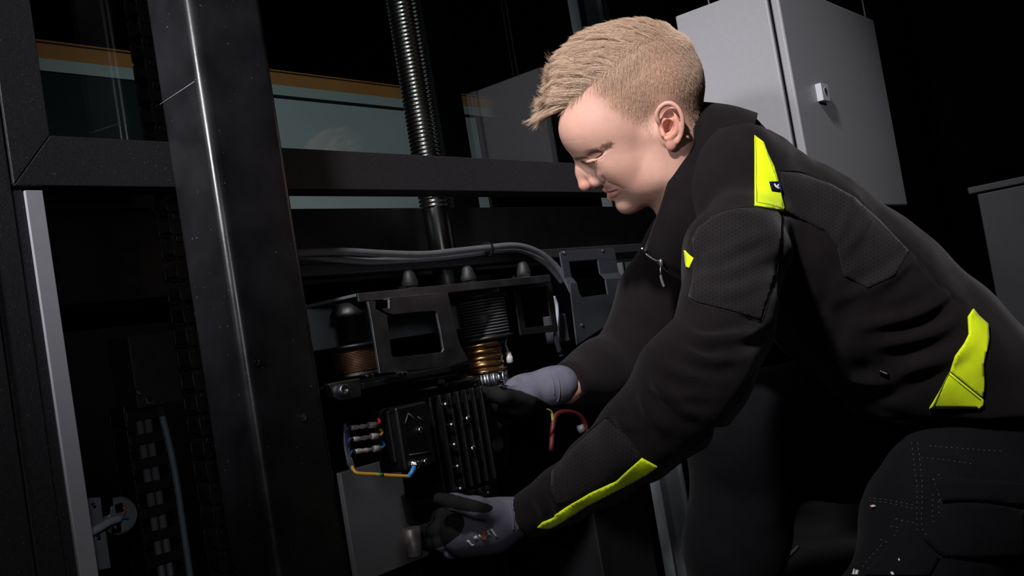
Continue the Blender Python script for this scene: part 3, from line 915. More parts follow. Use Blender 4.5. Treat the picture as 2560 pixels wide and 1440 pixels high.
# dim cabinet at the right edge
rx0 = 2.30
ry1 = on(2462, 640, 0, rx0)[1]
ry0 = ry1-0.62
rz1 = on(2470, 470, 0, rx0)[2]
rc = thing('dark_cabinet', 'dim dark grey floor cabinet at the right edge of the picture', 'cabinet', (rx0+0.2, ry0+0.3, 0))
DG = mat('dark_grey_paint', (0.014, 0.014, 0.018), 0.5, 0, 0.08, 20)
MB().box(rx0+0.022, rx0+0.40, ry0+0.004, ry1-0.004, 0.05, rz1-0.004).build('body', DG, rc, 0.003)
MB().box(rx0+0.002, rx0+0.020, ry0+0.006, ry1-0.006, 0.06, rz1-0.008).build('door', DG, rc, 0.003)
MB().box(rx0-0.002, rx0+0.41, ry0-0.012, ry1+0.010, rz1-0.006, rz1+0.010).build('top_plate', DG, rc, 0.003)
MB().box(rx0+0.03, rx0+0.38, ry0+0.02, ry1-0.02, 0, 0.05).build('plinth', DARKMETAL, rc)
# ------------------------------------------------------------ implicit surfaces, for the person


class Field:
    def __init__(self, lo, hi, h):
        self.lo = np.array(lo, float)
        self.h = h
        self.n = np.ceil((np.array(hi, float)-self.lo)/h).astype(int)+1
        self.F = np.full(self.n, 1e3, np.float32)

    def win(self, lo, hi, pad):
        i0 = np.maximum(0, np.floor((np.array(lo)-pad-self.lo)/self.h).astype(int))
        i1 = np.minimum(self.n, np.ceil((np.array(hi)+pad-self.lo)/self.h).astype(int)+1)
        if (i1 <= i0).any():
            return None
        ax = [(self.lo[k]+self.h*np.arange(i0[k], i1[k])).astype(np.float32) for k in range(3)]
        return tuple(slice(a, b) for a, b in zip(i0, i1)), ax[0][:, None, None], ax[1][None, :, None], ax[2][None, None, :]

    def mix(self, sl, d, k, op):
        A = self.F[sl]
        if op == 'sub':
            d = -d
            if k:
                h = np.maximum(k-np.abs(A-d), 0)/k
                self.F[sl] = np.maximum(A, d)+h*h*(k*0.25)
            else:
                self.F[sl] = np.maximum(A, d)
        else:
            if k:
                h = np.maximum(k-np.abs(A-d), 0)/k
                self.F[sl] = np.minimum(A, d)-h*h*(k*0.25)
            else:
                self.F[sl] = np.minimum(A, d)

    def ell(self, c, r, k=0.0, rot=None, op='add'):
        """ellipsoid, rot: angle in the first two axes (degrees)"""
        c = np.array(c, float); r = np.array(r if hasattr(r, '__len__') else (r, r, r), float)
        R = r.max()
        w = self.win(c-R, c+R, k+4*self.h)
        if w is None:
            return
        sl, X, Y, Z = w
        X = X-c[0]; Y = Y-c[1]; Z = Z-c[2]
        if rot:
            ca, sa = math.cos(math.radians(rot)), math.sin(math.radians(rot))
            X, Y = X*ca+Y*sa, -X*sa+Y*ca
        k0 = np.sqrt((X/r[0])**2+(Y/r[1])**2+(Z/r[2])**2)
        k1 = np.sqrt((X/r[0]**2)**2+(Y/r[1]**2)**2+(Z/r[2]**2)**2)+1e-9
        self.mix(sl, (k0*(k0-1)/k1).astype(np.float32), k, op)

    def cap(self, a, b, ra, rb=None, k=0.0, op='add', zs=1.0):
        """round cone from a to b; zs scales the third axis (flattening)"""
        rb = ra if rb is None else rb
        a = np.array(a, float); b = np.array(b, float)
        R = max(ra, rb)
        pad = np.array([R, R, R/zs])
        w = self.win(np.minimum(a, b)-pad, np.maximum(a, b)+pad, k+4*self.h)
        if w is None:
            return
        sl, X, Y, Z = w
        e = b-a
        e = e*np.array([1, 1, zs])
        L2 = (e@e)+1e-12
        X = X-a[0]; Y = Y-a[1]; Z = (Z-a[2])*zs
        t = np.clip((X*e[0]+Y*e[1]+Z*e[2])/L2, 0, 1)
        d = np.sqrt((X-t*e[0])**2+(Y-t*e[1])**2+(Z-t*e[2])**2)-(ra+(rb-ra)*t)
        self.mix(sl, d.astype(np.float32), k, op)

    def chain(self, pts, k=0.0, op='add', zs=1.0):
        for (a, ra), (b, rb) in zip(pts[:-1], pts[1:]):
            self.cap(a, b, ra, rb, k, op, zs)

    def mesh(self):
        """surface nets"""
        F = self.F
        neg = F < 0
        n = F.shape
        c = np.zeros(tuple(s-1 for s in n), np.uint8)
        for dx in (0, 1):
            for dy in (0, 1):
                for dz in (0, 1):
                    c += neg[dx:n[0]-1+dx, dy:n[1]-1+dy, dz:n[2]-1+dz]
        act = (c > 0) & (c < 8)
        ii = np.argwhere(act)
        idx = np.full(act.shape, -1, np.int64)
        idx[act] = np.arange(len(ii))
        corners = [(x, y, z) for x in (0, 1) for y in (0, 1) for z in (0, 1)]
        val = np.stack([F[ii[:, 0]+x, ii[:, 1]+y, ii[:, 2]+z] for x, y, z in corners], 1)
        acc = np.zeros((len(ii), 3)); cnt = np.zeros(len(ii))
        for i in range(8):
            for j in range(i+1, 8):
                ci, cj = np.array(corners[i]), np.array(corners[j])
                if np.abs(ci-cj).sum() != 1:
                    continue
                a, b = val[:, i], val[:, j]
                m = (a < 0) != (b < 0)
                t = a[m]/(a[m]-b[m])
                acc[m] += ci+(cj-ci)*t[:, None]
                cnt[m] += 1
        V = self.lo+self.h*(ii+acc/cnt[:, None])
        quads = []
        for ax in range(3):
            o1, o2 = [k for k in range(3) if k != ax]
            s0 = [slice(1, n[k]-1) for k in range(3)]
            s0[ax] = slice(0, n[ax]-1)
            s1 = list(s0)
            s1[ax] = slice(1, n[ax])
            A = neg[tuple(s0)]; B = neg[tuple(s1)]
            e = np.argwhere(A != B)
            sg = A[A != B]
            base = e.copy()
            base[:, o1] += 1; base[:, o2] += 1
            q = []
            for d1, d2 in ((0, 0), (1, 0), (1, 1), (0, 1)):
                p = base.copy()
                p[:, o1] -= d1; p[:, o2] -= d2
                q.append(idx[p[:, 0], p[:, 1], p[:, 2]])
            q = np.stack(q, 1)
            flip = sg if ax != 1 else ~sg
            q[flip] = q[flip][:, ::-1]
            quads.append(q)
        Qd = np.concatenate(quads)
        Qd = Qd[(Qd >= 0).all(1)]
        c0 = V.mean(0)
        vol = (np.cross(V[Qd[:, 1]]-V[Qd[:, 0]], V[Qd[:, 2]]-V[Qd[:, 0]])*(V[Qd[:, 0]]-c0)).sum()
        vol += (np.cross(V[Qd[:, 2]]-V[Qd[:, 0]], V[Qd[:, 3]]-V[Qd[:, 0]])*(V[Qd[:, 0]]-c0)).sum()
        if vol < 0:
            Qd = Qd[:, ::-1]
        return V, Qd


def relax(V, Qd, it=1, lam=0.5):
    for _ in range(it):
        s = np.zeros_like(V); c = np.zeros(len(V))
        for k in range(4):
            a, b = Qd[:, k], Qd[:, (k+1) % 4]
            np.add.at(s, a, V[b]); np.add.at(c, a, 1)
            np.add.at(s, b, V[a]); np.add.at(c, b, 1)
        V = V+lam*(s/np.maximum(c, 1)[:, None]-V)
    return V


def vnormals(V, Qd):
    fn = np.cross(V[Qd[:, 2]]-V[Qd[:, 0]], V[Qd[:, 3]]-V[Qd[:, 1]])
    N = np.zeros_like(V)
    for k in range(4):
        np.add.at(N, Qd[:, k], fn)
    return N/(np.linalg.norm(N, axis=1)[:, None]+1e-12)


def mesh_obj(name, V, faces, m, parent=None, cols=None, smooth=True):
    me = bpy.data.meshes.new(name)
    V = np.ascontiguousarray(V, np.float32)
    faces = np.ascontiguousarray(faces, np.int32)
    k = faces.shape[1]
    me.vertices.add(len(V))
    me.vertices.foreach_set('co', V.ravel())
    me.loops.add(faces.size)
    me.loops.foreach_set('vertex_index', faces.ravel())
    me.polygons.add(len(faces))
    me.polygons.foreach_set('loop_start', np.arange(0, faces.size, k, dtype=np.int32))
    me.polygons.foreach_set('use_smooth', np.full(len(faces), smooth))
    me.update(calc_edges=True)
    me.validate()
    if cols is not None:
        a = me.color_attributes.new('tint', 'FLOAT_COLOR', 'POINT')
        a.data.foreach_set('color', np.ascontiguousarray(cols, np.float32).ravel())
    me.materials.append(m)
    o = bpy.data.objects.new(name, me)
    COL.objects.link(o)
    if parent is not None:
        o.parent = parent
    return o


def smoothstep(a, b, x):
    t = np.clip((x-a)/(b-a), 0, 1)
    return t*t*(3-2*t)


def poly_dist(px, pts):
    """distance of many 2D points to a polyline, with the fraction along it"""
    best = np.full(len(px), 1e9); frac = np.zeros(len(px))
    pts = np.array(pts, float)
    L = np.linalg.norm(np.diff(pts, axis=0), axis=1)
    cum = np.concatenate([[0], np.cumsum(L)])
    for i in range(len(pts)-1):
        e = pts[i+1]-pts[i]
        t = np.clip(((px-pts[i])@e)/(e@e), 0, 1)
        d = np.linalg.norm(px-pts[i]-t[:, None]*e, axis=1)
        m = d < best
        best[m] = d[m]; frac[m] = (cum[i]+t[m]*L[i])/cum[-1]
    return best, frac


def in_poly(px, poly):
    poly = np.array(poly, float)
    x, y = px[:, 0], px[:, 1]
    r = np.zeros(len(px), bool)
    j = len(poly)-1
    for i in range(len(poly)):
        xi, yi = poly[i]; xj, yj = poly[j]
        c = ((yi > y) != (yj > y)) & (x < (xj-xi)*(y-yi)/(yj-yi+1e-12)+xi)
        r ^= c
        j = i
    return r
# ------------------------------------------------------------ the person: head, neck and body
HD = 1.43
HS = HD/CAM_F
H0 = P(1560, 290, HD)
_w = -ray(1560, 290); _w /= np.linalg.norm(_w)
_h = RGT-_w*(RGT@_w); _h /= np.linalg.norm(_h)
_d = np.cross(_h, _w)
if _d@UPV > 0:
    _d = -_d
HEAD_B = np.stack([_h, _d, _w])     # image right, image down, towards the viewer


def head2world(p):
    p = np.asarray(p, float)
    return H0+HS*((p-np.array([1560, 290, 0])) @ HEAD_B)


f = Field((1370, 40, -175), (1800, 640, 175), 2.2)
# cranium and face masses
f.ell((1585, 222, 0), (163, 146, 128), 0, -22)
f.ell((1640, 215, 0), (100, 135, 122), 30, -20)
f.ell((1490, 318, 0), (94, 88, 104), 40)
f.ell((1560, 330, 0), (120, 110, 112), 40)
f.ell((1574, 418, 0), (74, 72, 74), 40, 35)
for s in (-1, 1):
    f.cap((1456, 381, 14*s), (1500, 358, 76*s), 20, 16, 14)              # brow ridge
    f.ell((1556, 404, 70*s), (46, 34, 30), 40, -15)                    # cheekbone
    f.ell((1600, 436, 57*s), (46, 44, 32), 44)
    f.ell((1536, 424, 40*s), (34, 32, 24), 30)                         # flesh beside the nose                         # cheek
    f.cap((1590, 494, 20*s), (1660, 430, 80*s), 25, 28, 40)            # jaw
    f.cap((1660, 430, 80*s), (1652, 340, 92*s), 28, 28, 46)            # ramus
    f.ell((1484, 386, 84*s), (30, 8, 12), 12, -28, 'sub')              # hollow under the brow
    f.ell((1490, 396, 50*s), (24, 13, 22), 12, -26)                    # lid over the eye
    f.ell((1682, 398, 108*s), (14, 30, 10), 20, 0, 'sub')              # behind the jaw
# nose
f.cap((1453, 404, 0), (1455, 434, 0), 13, 13, 16)
f.cap((1455, 434, 0), (1464, 461, 0), 13, 16.5, 10)
f.cap((1466, 464, 0), (1506, 457, 0), 12, 11, 9)
for s in (-1, 1):
    f.cap((1458, 420, 7*s), (1492, 440, 16*s), 13, 18, 14)
    f.ell((1494, 451, 24*s), (18, 16, 14), 7, -20)                     # wing
    f.ell((1485, 473, 10*s), (9, 5, 6), 4, -12, 'sub')                 # nostril
# muzzle, lips, chin
f.ell((1562, 458, 0), (46, 42, 50), 22, 30)
f.cap((1514, 470, 0), (1525, 478, 0), 8, 7, 10)
for s in (-1, 1):
    f.cap((1527, 477, 0), (1548, 468, 34*s), 6.5, 4.5, 7)
    f.cap((1531, 493, 0), (1549, 479, 31*s), 8.2, 4.5, 7)
f.ell((1571, 511, 0), (27, 25, 34), 22)
for s in (-1, 1):
    f.ell((1556, 470, 44*s), (7, 6, 7), 8, 0, 'sub')                   # dimple at the mouth corner
    f.cap((1543, 504, 0), (1556, 497, 24*s), 3, 2, 9, 'sub')           # fold under the lip
# neck
f.cap((1668, 340, 0), (1760, 545, 0), 92, 104, 40, 'add', 0.92)
for s in (-1, 1):
    f.cap((1700, 360, 92*s), (1700, 560, 60*s), 24, 22, 34)
# ears
for s in (-1, 1):
    def e(u, v, w):
        return (u, v, w*s)
    f.ell(e(1672, 314, 122), (29, 48, 11), 6, 12)
    hx = [(1651, 316, 124), (1641, 303, 131), (1637, 288, 134), (1643, 272, 138), (1656, 262, 141), (1671, 262, 143), (1685, 273, 145), (1694, 290, 146), (1697, 311, 145), (1695, 332, 142), (1688, 349, 139)]
    hp = smooth_path([e(*q) for q in hx], 3)
    for a, b in zip(hp[:-1], hp[1:]):
        f.cap(a, b, 5.6, 5.6, 2.0)
    f.ell(e(1674, 352, 134), (15, 20, 8), 9, 10)                      # lobe
    f.ell(e(1668, 303, 141), (22, 33, 11), 6, 12, 'sub')              # hollow inside the helix
    an = [(1670, 284, 133), (1681, 296, 137), (1685, 312, 138), (1682, 327, 138), (1673, 338, 138)]
    ap = smooth_path([e(*q) for q in an], 3)
    for a, b in zip(ap[:-1], ap[1:]):
        f.cap(a, b, 6.0, 5.0, 5)
    f.ell(e(1664, 316, 128), (13.5, 18, 27), 3, 10, 'sub')
    f.ell(e(1664, 288, 134), (15, 11, 13), 3, 25, 'sub')             # hollow under the top of the helix              # concha
    f.cap(e(1647, 316, 126), e(1654, 335, 133), 5, 5.5, 5)            # tragus
    f.cap(e(1660, 343, 136), e(1672, 340, 137), 4.5, 5, 5)            # antitragus
    f.cap(e(1655, 318, 136), e(1648, 304, 130), 2.8, 2.5, 4, 'sub')
V, Qd = f.mesh()
V = relax(V, Qd, 1, 0.4)
VS = relax(V, Qd, 10, 0.5)
kk = smoothstep(1.0, 0.4, np.sqrt(((V[:, 0]-1522)/46)**2+((V[:, 1]-436)/44)**2))*smoothstep(8, 20, np.abs(V[:, 2]))
kk = np.maximum(kk, 0.5*smoothstep(1640, 1600, V[:, 0]))*smoothstep(1.0, 1.25, np.sqrt(((V[:, 0]-1490)/26)**2+((V[:, 1]-452)/21)**2))
V = V*(1-kk[:, None])+VS*kk[:, None]
# creases and lips pressed into the surface
n0 = vnormals(V, Qd)
_uv = V[:, :2]
for line, amp, wd in (([(1511, 440), (1520, 453), (1538, 460), (1560, 467)], -4.2, 4.2),
                      ([(1511, 438), (1517, 449), (1513, 462)], -2.6, 3.4),
                      ([(1517, 485), (1532, 479), (1550, 470)], -3.8, 2.6),
                      ([(1520, 477), (1536, 471), (1548, 465)], 1.6, 4.0),
                      ([(1523, 493), (1537, 487), (1549, 477)], 2.8, 5.0),
                      ([(1541, 503), (1552, 500), (1564, 494)], -2.0, 5.0),
                      ([(1446, 397), (1474, 394), (1500, 384), (1526, 368)], -4.2, 4.6),
                      ([(1455, 404), (1480, 404), (1506, 394), (1522, 380)], -0.8, 3.0),
                      ([(1470, 420), (1490, 424), (1510, 420)], -1.0, 7.0),
                      ([(1400, 352), (1440, 350), (1470, 344)], -0.2, 3.0)):
    d, t = poly_dist(_uv, line)
    V = V+n0*(amp*np.exp(-(d/wd)**2)*np.clip(np.sin(np.pi*np.clip(t, 0.06, 0.94))*1.6, 0, 1))[:, None]
HEADV, HEADQ = V, Qd
HEADN = vnormals(V, Qd)
HEADF = f
u, v, w = V.T
aw = np.abs(w)
# intrinsic skin tint: lips, cheek, nose, ear and shaved scalp differ in colour
base = np.array([0.57, 0.325, 0.255])
C = np.repeat(base[None], len(V), 0)


def paint(center, r, col, amt):
    d = np.sqrt(((u-center[0])/r[0])**2+((v-center[1])/r[1])**2+((aw-center[2])/r[2])**2)
    k = (smoothstep(1.0, 0.3, d)*amt)[:, None]
    C[:] = C*(1-k)+np.array(col)*k


paint((1470, 460, 10), (45, 35, 40), (0.60, 0.28, 0.22), 0.7)
paint((1560, 440, 75), (70, 50, 60), (0.60, 0.31, 0.24), 0.6)
paint((1672, 315, 140), (42, 70, 45), (0.60, 0.27, 0.20), 0.8)
paint((1600, 500, 60), (90, 50, 80), (0.47, 0.30, 0.22), 0.6)
ld, _ = poly_dist(np.stack([u, v], 1), [(1521, 482), (1530, 490), (1540, 485), (1553, 475)])
lip = (smoothstep(10, 4, ld)*(aw < 66))[:, None]*0.75
lip *= ((v > 476) | (u > 1528))[:, None]
C = C*(1-lip)+np.array([0.52, 0.20, 0.18])*lip
# hair line and scalp
fade = [(1385, 300), (1440, 262), (1478, 225), (1545, 170), (1605, 110), (1680, 100), (1740, 150)]
hairline = [(1385, 300), (1440, 250), (1478, 222), (1500, 245), (1530, 282), (1570, 300), (1612, 312), (1626, 345), (1636, 300), (1660, 250), (1712, 300), (1720, 345), (1752, 330), (1800, 200)]


def above(px, line):
    line = np.array(line, float)
    o = np.argsort(line[:, 0])
    return np.interp(px[:, 0], line[o, 0], line[o, 1])-px[:, 1]


HL_POLY = [(1376, 304), (1392, 296), (1440, 256), (1476, 226), (1496, 246), (1522, 282), (1560, 304), (1600, 318), (1618, 350), (1632, 345), (1634, 300), (1652, 256), (1690, 260), (1708, 300), (1714, 340), (1750, 345), (1800, 330), (1800, 20), (1370, 20)]
TOP_POLY = [(1376, 302), (1400, 286), (1440, 256), (1482, 218), (1526, 190), (1570, 152), (1610, 122), (1650, 108), (1690, 104), (1720, 20), (1370, 20)]
uv = np.stack([u, v], 1)
sc = in_poly(uv, HL_POLY)
scd, _ = poly_dist(uv, HL_POLY[:-2])
sk = (np.where(sc, smoothstep(0, 26, scd), 0)*0.85)[:, None]
sk[(aw > 128) & (u > 1632) & (u < 1702) & (v > 250)] = 0
C = C*(1-sk)+np.array([0.40, 0.235, 0.155])*sk
cols = np.concatenate([C, np.ones((len(C), 1))], 1)


def skin_mat():
    m = bpy.data.materials.new('skin')
    m.use_nodes = True
    nt = m.node_tree
    b = nt.nodes['Principled BSDF']
    at = nt.nodes.new('ShaderNodeVertexColor')
    at.layer_name = 'tint'
    tc = nt.nodes.new('ShaderNodeTexCoord')
    n = nt.nodes.new('ShaderNodeTexNoise')
    n.inputs['Scale'].default_value = 55
    n.inputs['Detail'].default_value = 5
    nt.links.new(tc.outputs['Object'], n.inputs['Vector'])
    mr = nt.nodes.new('ShaderNodeMapRange')
    mr.inputs['To Min'].default_value = 0.86
    mr.inputs['To Max'].default_value = 1.14
    nt.links.new(n.outputs['Fac'], mr.inputs['Value'])
    mx = nt.nodes.new('ShaderNodeMix'); mx.data_type = 'RGBA'; mx.blend_type = 'MULTIPLY'
    mx.inputs['Factor'].default_value = 1.0
    nt.links.new(at.outputs['Color'], mx.inputs['A'])
    nt.links.new(mr.outputs['Result'], mx.inputs['B'])
    nt.links.new(mx.outputs['Result'], b.inputs['Base Color'])
    b.inputs['Roughness'].default_value = 0.48
    b.inputs['Specular IOR Level'].default_value = 0.35
    b.inputs['Subsurface Weight'].default_value = 0.25
    b.inputs['Subsurface Radius'].default_value = (0.010, 0.004, 0.002)
    b.inputs['Subsurface Scale'].default_value = 0.3
    n2 = nt.nodes.new('ShaderNodeTexNoise')
    n2.inputs['Scale'].default_value = 700
    nt.links.new(tc.outputs['Object'], n2.inputs['Vector'])
    bp = nt.nodes.new('ShaderNodeBump')
    bp.inputs['Strength'].default_value = 0.12
    bp.inputs['Distance'].default_value = 0.001
    nt.links.new(n2.outputs['Fac'], bp.inputs['Height'])
    nt.links.new(bp.outputs['Normal'], b.inputs['Normal'])
    return m


SKIN = skin_mat()
# the rest of the body under the clothes, in camera axes, coarse
PXM = 1.0/CAM_F


def rr(px, d):
    return px*d*PXM


g = Field((0.02, -0.20, 0.95), (0.95, 0.85, 1.85), 0.012)
tor = [((1750, 470, 1.43), 85), ((1860, 540, 1.43), 130), ((2050, 680, 1.43), 165), ((2260, 870, 1.43), 150), ((2440, 1050, 1.43), 120)]
g.chain([(Q(*a), rr(r, a[2])) for a, r in tor], 0.05, 'add', 0.75)
armL = [((1835, 615, 1.24), 85), ((1690, 1000, 1.13), 60), ((1330, 1285, 1.225), 32), ((1255, 1300, 1.235), 30)]
armR = [((1740, 640, 1.60), 85), ((1610, 900, 1.62), 60), ((1420, 968, 1.50), 32), ((1330, 985, 1.47), 30)]
for c in (armL, armR):
    g.chain([(Q(*a), rr(r, a[2])) for a, r in c], 0.03)
legL = [((2450, 1120, 1.39), 110), ((2240, 1640, 1.22), 70), ((2600, 1700, 1.50), 55)]
legR = [((2330, 1070, 1.57), 110), ((1850, 1090, 1.60), 80), ((1830, 1700, 1.62), 60)]
for c in (legL, legR):
    g.chain([(Q(*a), rr(r, a[2])) for a, r in c], 0.04)
V2, Q2 = g.mesh()
Vw = np.concatenate([head2world(HEADV), cam2world(V2)])
Qw = np.concatenate([HEADQ[:, ::-1], Q2+len(HEADV)])   # the head axes are left-handed
cw = np.concatenate([cols, np.repeat(np.array([[0.55, 0.30, 0.22, 1.0]]), len(V2), 0)])
person = mesh_obj('person', Vw, Qw, SKIN, None, cw)
tag(person, 'blond man in black work jacket with lime patches crouching and holding a motor', 'person')

# ------------------------------------------------------------ hair as fine mesh strands


def strands(name, roots, paths, rad, m, taper=0.35, sides=3):
    """paths: array n x k x 3 in world space, rad: n"""
    n, k, _ = paths.shape
    T = np.gradient(paths, axis=1)
    T /= np.linalg.norm(T, axis=2, keepdims=True)+1e-12
    ref = np.array([0.31, 0.77, 0.55])
    A = np.cross(T, ref); A /= np.linalg.norm(A, axis=2, keepdims=True)+1e-12
    B = np.cross(T, A)
    tt = np.linspace(0, 1, k)
    rk = rad[:, None]*(1-(1-taper)*tt[None]**1.5)
    vs = np.empty((n, k, sides, 3), np.float32)
    for s in range(sides):
        th = 2*math.pi*s/sides
        vs[:, :, s] = paths+rk[..., None]*(math.cos(th)*A+math.sin(th)*B)
    base = (np.arange(n)*k*sides)[:, None, None]
    seg = (np.arange(k-1)*sides)[None, :, None]
    q = []
    for s in range(sides):
        s2 = (s+1) % sides
        q.append(np.stack([base+seg+s, base+seg+s2, base+seg+sides+s2, base+seg+sides+s], -1).reshape(-1, 4))
    cv = rng.uniform(0, 1, n)
    cc = np.repeat(np.stack([cv, cv, cv, np.ones(n)], 1)[:, None], k*sides, 1).reshape(-1, 4)
    return mesh_obj(name, vs.reshape(-1, 3), np.concatenate(q), m, person, cc)


def hair_mat(name, c1, c2, rough=0.45):
    m = bpy.data.materials.new(name)
    m.use_nodes = True
    nt = m.node_tree
    b = nt.nodes['Principled BSDF']
    at = nt.nodes.new('ShaderNodeVertexColor'); at.layer_name = 'tint'
    r = nt.nodes.new('ShaderNodeValToRGB')
    r.color_ramp.elements[0].color = (*c1, 1)
    r.color_ramp.elements[1].color = (*c2, 1)
    nt.links.new(at.outputs['Color'], r.inputs['Fac'])
    nt.links.new(r.outputs['Color'], b.inputs['Base Color'])
    b.inputs['Roughness'].default_value = rough
    b.inputs['Specular IOR Level'].default_value = 0.4
    return m


HAIR = hair_mat('blond_hair', (0.44, 0.285, 0.19), (0.78, 0.60, 0.46))
HAIRS = hair_mat('short_blond_hair', (0.46, 0.30, 0.205), (0.76, 0.57, 0.44))
BROW = hair_mat('brow_hair', (0.20, 0.11, 0.07), (0.40, 0.25, 0.17))
LASH = hair_mat('lash_hair', (0.03, 0.018, 0.012), (0.06, 0.035, 0.022))

tri_c = HEADV[HEADQ].mean(1)
tri_n = HEADN[HEADQ].mean(1)
tri_a = np.linalg.norm(np.cross(HEADV[HEADQ[:, 2]]-HEADV[HEADQ[:, 0]], HEADV[HEADQ[:, 3]]-HEADV[HEADQ[:, 1]]), axis=1)
tuv = tri_c[:, :2]
m_scalp = in_poly(tuv, HL_POLY)
m_scalp &= ~((np.abs(tri_c[:, 2]) > 122) & (tri_c[:, 0] > 1630) & (tri_c[:, 0] < 1704) & (tri_c[:, 1] > 252))
m_top = in_poly(tuv, TOP_POLY) & m_scalp


def sample(mask, n):
    ids = np.flatnonzero(mask)
    p = tri_a[ids]/tri_a[ids].sum()
    k = rng.choice(ids, n, p=p)
    a, b = rng.uniform(0, 1, (2, n, 1))
    q = HEADV[HEADQ[k]]
    pos = (q[:, 0]*(1-a)+q[:, 1]*a)*(1-b)+(q[:, 3]*(1-a)+q[:, 2]*a)*b
    return pos, tri_n[k]


# short sides and back
pos, nor = sample(m_scalp & (~m_top | (tuv[:, 0] > 1560) | (np.abs(tri_c[:, 2]) > 60)), 44000)
d_edge, _ = poly_dist(pos[:, :2], HL_POLY[3:-3])
d_top, _ = poly_dist(pos[:, :2], TOP_POLY[2:9])
keep = rng.uniform(0, 1, len(pos)) < np.clip(d_edge/48, 0.06, 1)
pos, nor, d_edge, d_top = pos[keep], nor[keep], d_edge[keep], d_top[keep]
n = len(pos)
ln = (4+6*np.clip(d_edge/80, 0, 1)+12*smoothstep(45, 0, d_top))*rng.uniform(0.7, 1.25, n)
# combed direction in the head frame: down and backwards at the side, forward on top
flow = np.stack([0.15+0*pos[:, 0], 0.8+0*pos[:, 0], 0*pos[:, 0]], 1)
flow += rng.normal(0, 0.22, flow.shape)
flow -= nor*(flow*nor).sum(1, keepdims=True)
flow /= np.linalg.norm(flow, axis=1, keepdims=True)
ts = np.linspace(0, 1, 4)[None, :, None]
path = pos[:, None]+nor[:, None]*(ln[:, None, None]*(0.75*ts-0.25*ts**2)) + flow[:, None]*(ln[:, None, None]*(0.30*ts+0.55*ts**2))
strands('cropped_hair', None, head2world(path), np.full(n, 0.000125), HAIRS)

# long top swept forward into the quiff
def quiff(n, n_clump, mask, name, rad):
    pos, nor = sample(mask, n)
    cpos, cnor = sample(mask, n_clump)
    fw = np.array([-0.97, 0.06, 0.0])

    def curve(p, nr, jit, ts):
        a = np.clip((1700-p[:, 0])/310, 0, 1)                   # 0 crown .. 1 front hairline
        side = np.clip(np.abs(p[:, 2])/115, 0, 1)
        L = (38+78*a**1.3)*(1-0.28*side**2)
        F = fw[None]+jit*np.array([1, 1, 0.6])
        nr = nr*np.array([1, 1, 1.0])
        F = F-nr*(F*nr).sum(1, keepdims=True)
        F /= np.linalg.norm(F, axis=1, keepdims=True)
        up = np.array([-0.25, -0.95, 0.0])[None]
        t = ts[None, :, None]
        Lc = L[:, None, None]
        lift = (0.52+0.30*a)[:, None, None]*(1-0.62*side[:, None, None])
        q = p[:, None]+nr[:, None]*Lc*lift*(1.05*t-0.62*t**2)+F[:, None]*Lc*(0.25*t+0.80*t**1.6)
        q = q+up[:, None]*Lc*0.16*side[:, None, None]*t
        q = q+np.array([-0.25, -0.8, 0])[None, None]*Lc*(0.62*a[:, None, None]**2)*t**2
        return q
    ts = np.linspace(0, 1, 8)
    cj = np.clip(rng.normal(0, 0.18, cpos.shape), -0.28, 0.28)
    cc = curve(cpos, cnor, cj, ts)
    d = ((pos[:, None, :]-cpos[None])**2).sum(2)
    k = d.argmin(1)
    own = curve(pos, nor, rng.normal(0, 0.10, pos.shape)+cj[k]*0.8, ts)
    off = (pos-cpos[k])[:, None]*np.linspace(1.0, 0.30, 8)[None, :, None]
    cl = cc[k]+off
    wgt = (smoothstep(0.1, 0.9, ts)*0.75)[None, :, None]
    q = own*(1-wgt)+cl*wgt
    q = q+rng.normal(0, 1.0, q.shape)*ts[None, :, None]*1.6
    lr = rng.uniform(0.80, 1.06, n)[:, None, None]
    q = pos[:, None]+(q-pos[:, None])*lr
    return strands(name, None, head2world(q), np.full(n, rad), HAIR)


quiff(15000, 330, m_top, 'swept_hair', 0.00022)

# eyebrow and lashes on both sides
ss = HEADV[::3]; sn = HEADN[::3]
ts4 = np.linspace(0, 1, 4)[None, :, None]


def snap(p):
    out = np.empty_like(p); nn = np.empty_like(p)
    for i in range(0, len(p), 64):
        d = ((p[i:i+64, None]-ss[None])**2).sum(2).argmin(1)
        out[i:i+64] = ss[d]; nn[i:i+64] = sn[d]
    return out, nn


for s in (-1, 1):
    line = np.array(smooth_path([(1442, 391, 22*s), (1460, 383, 48*s), (1485, 371, 76*s), (1508, 362, 92*s), (1528, 356, 100*s)], 14))
    bp = np.repeat(line, 11, 0)
    bp = bp+rng.normal(0, 1, bp.shape)*np.array([3.0, 3.4, 4.0])
    bq, bnr = snap(bp)
    dv = np.stack([0.80+0*bp[:, 0], -0.40+0*bp[:, 0], 0.9*s+0*bp[:, 0]], 1)+rng.normal(0, 0.22, bp.shape)
    dv -= bnr*(dv*bnr).sum(1, keepdims=True)
    dv /= np.linalg.norm(dv, axis=1, keepdims=True)
    o = strands('eyebrow', None, head2world(bq[:, None]+bnr[:, None]*(2.6*ts4-1.0*ts4**2)+dv[:, None]*9*ts4), np.full(len(bq), 0.00014), BROW)
    tag(o, kind='stuff')
    el = np.repeat(np.array(smooth_path([(1456, 403, 46*s), (1478, 403, 66*s), (1500, 396, 76*s), (1520, 380, 88*s)], 18)), 3, 0)
    el = el+rng.normal(0, 0.6, el.shape)
    eq, en = snap(el)
    ed = np.stack([-0.75+0*el[:, 0], 0.42+0*el[:, 0], 0.30*s+0*el[:, 0]], 1)+rng.normal(0, 0.10, el.shape)
    o = strands('eyelashes', None, head2world(eq[:, None]+ed[:, None]*(7*ts4)+np.array([0, -2, 0])*ts4**2), np.full(len(eq), 0.0003), LASH)
    tag(o, kind='stuff')
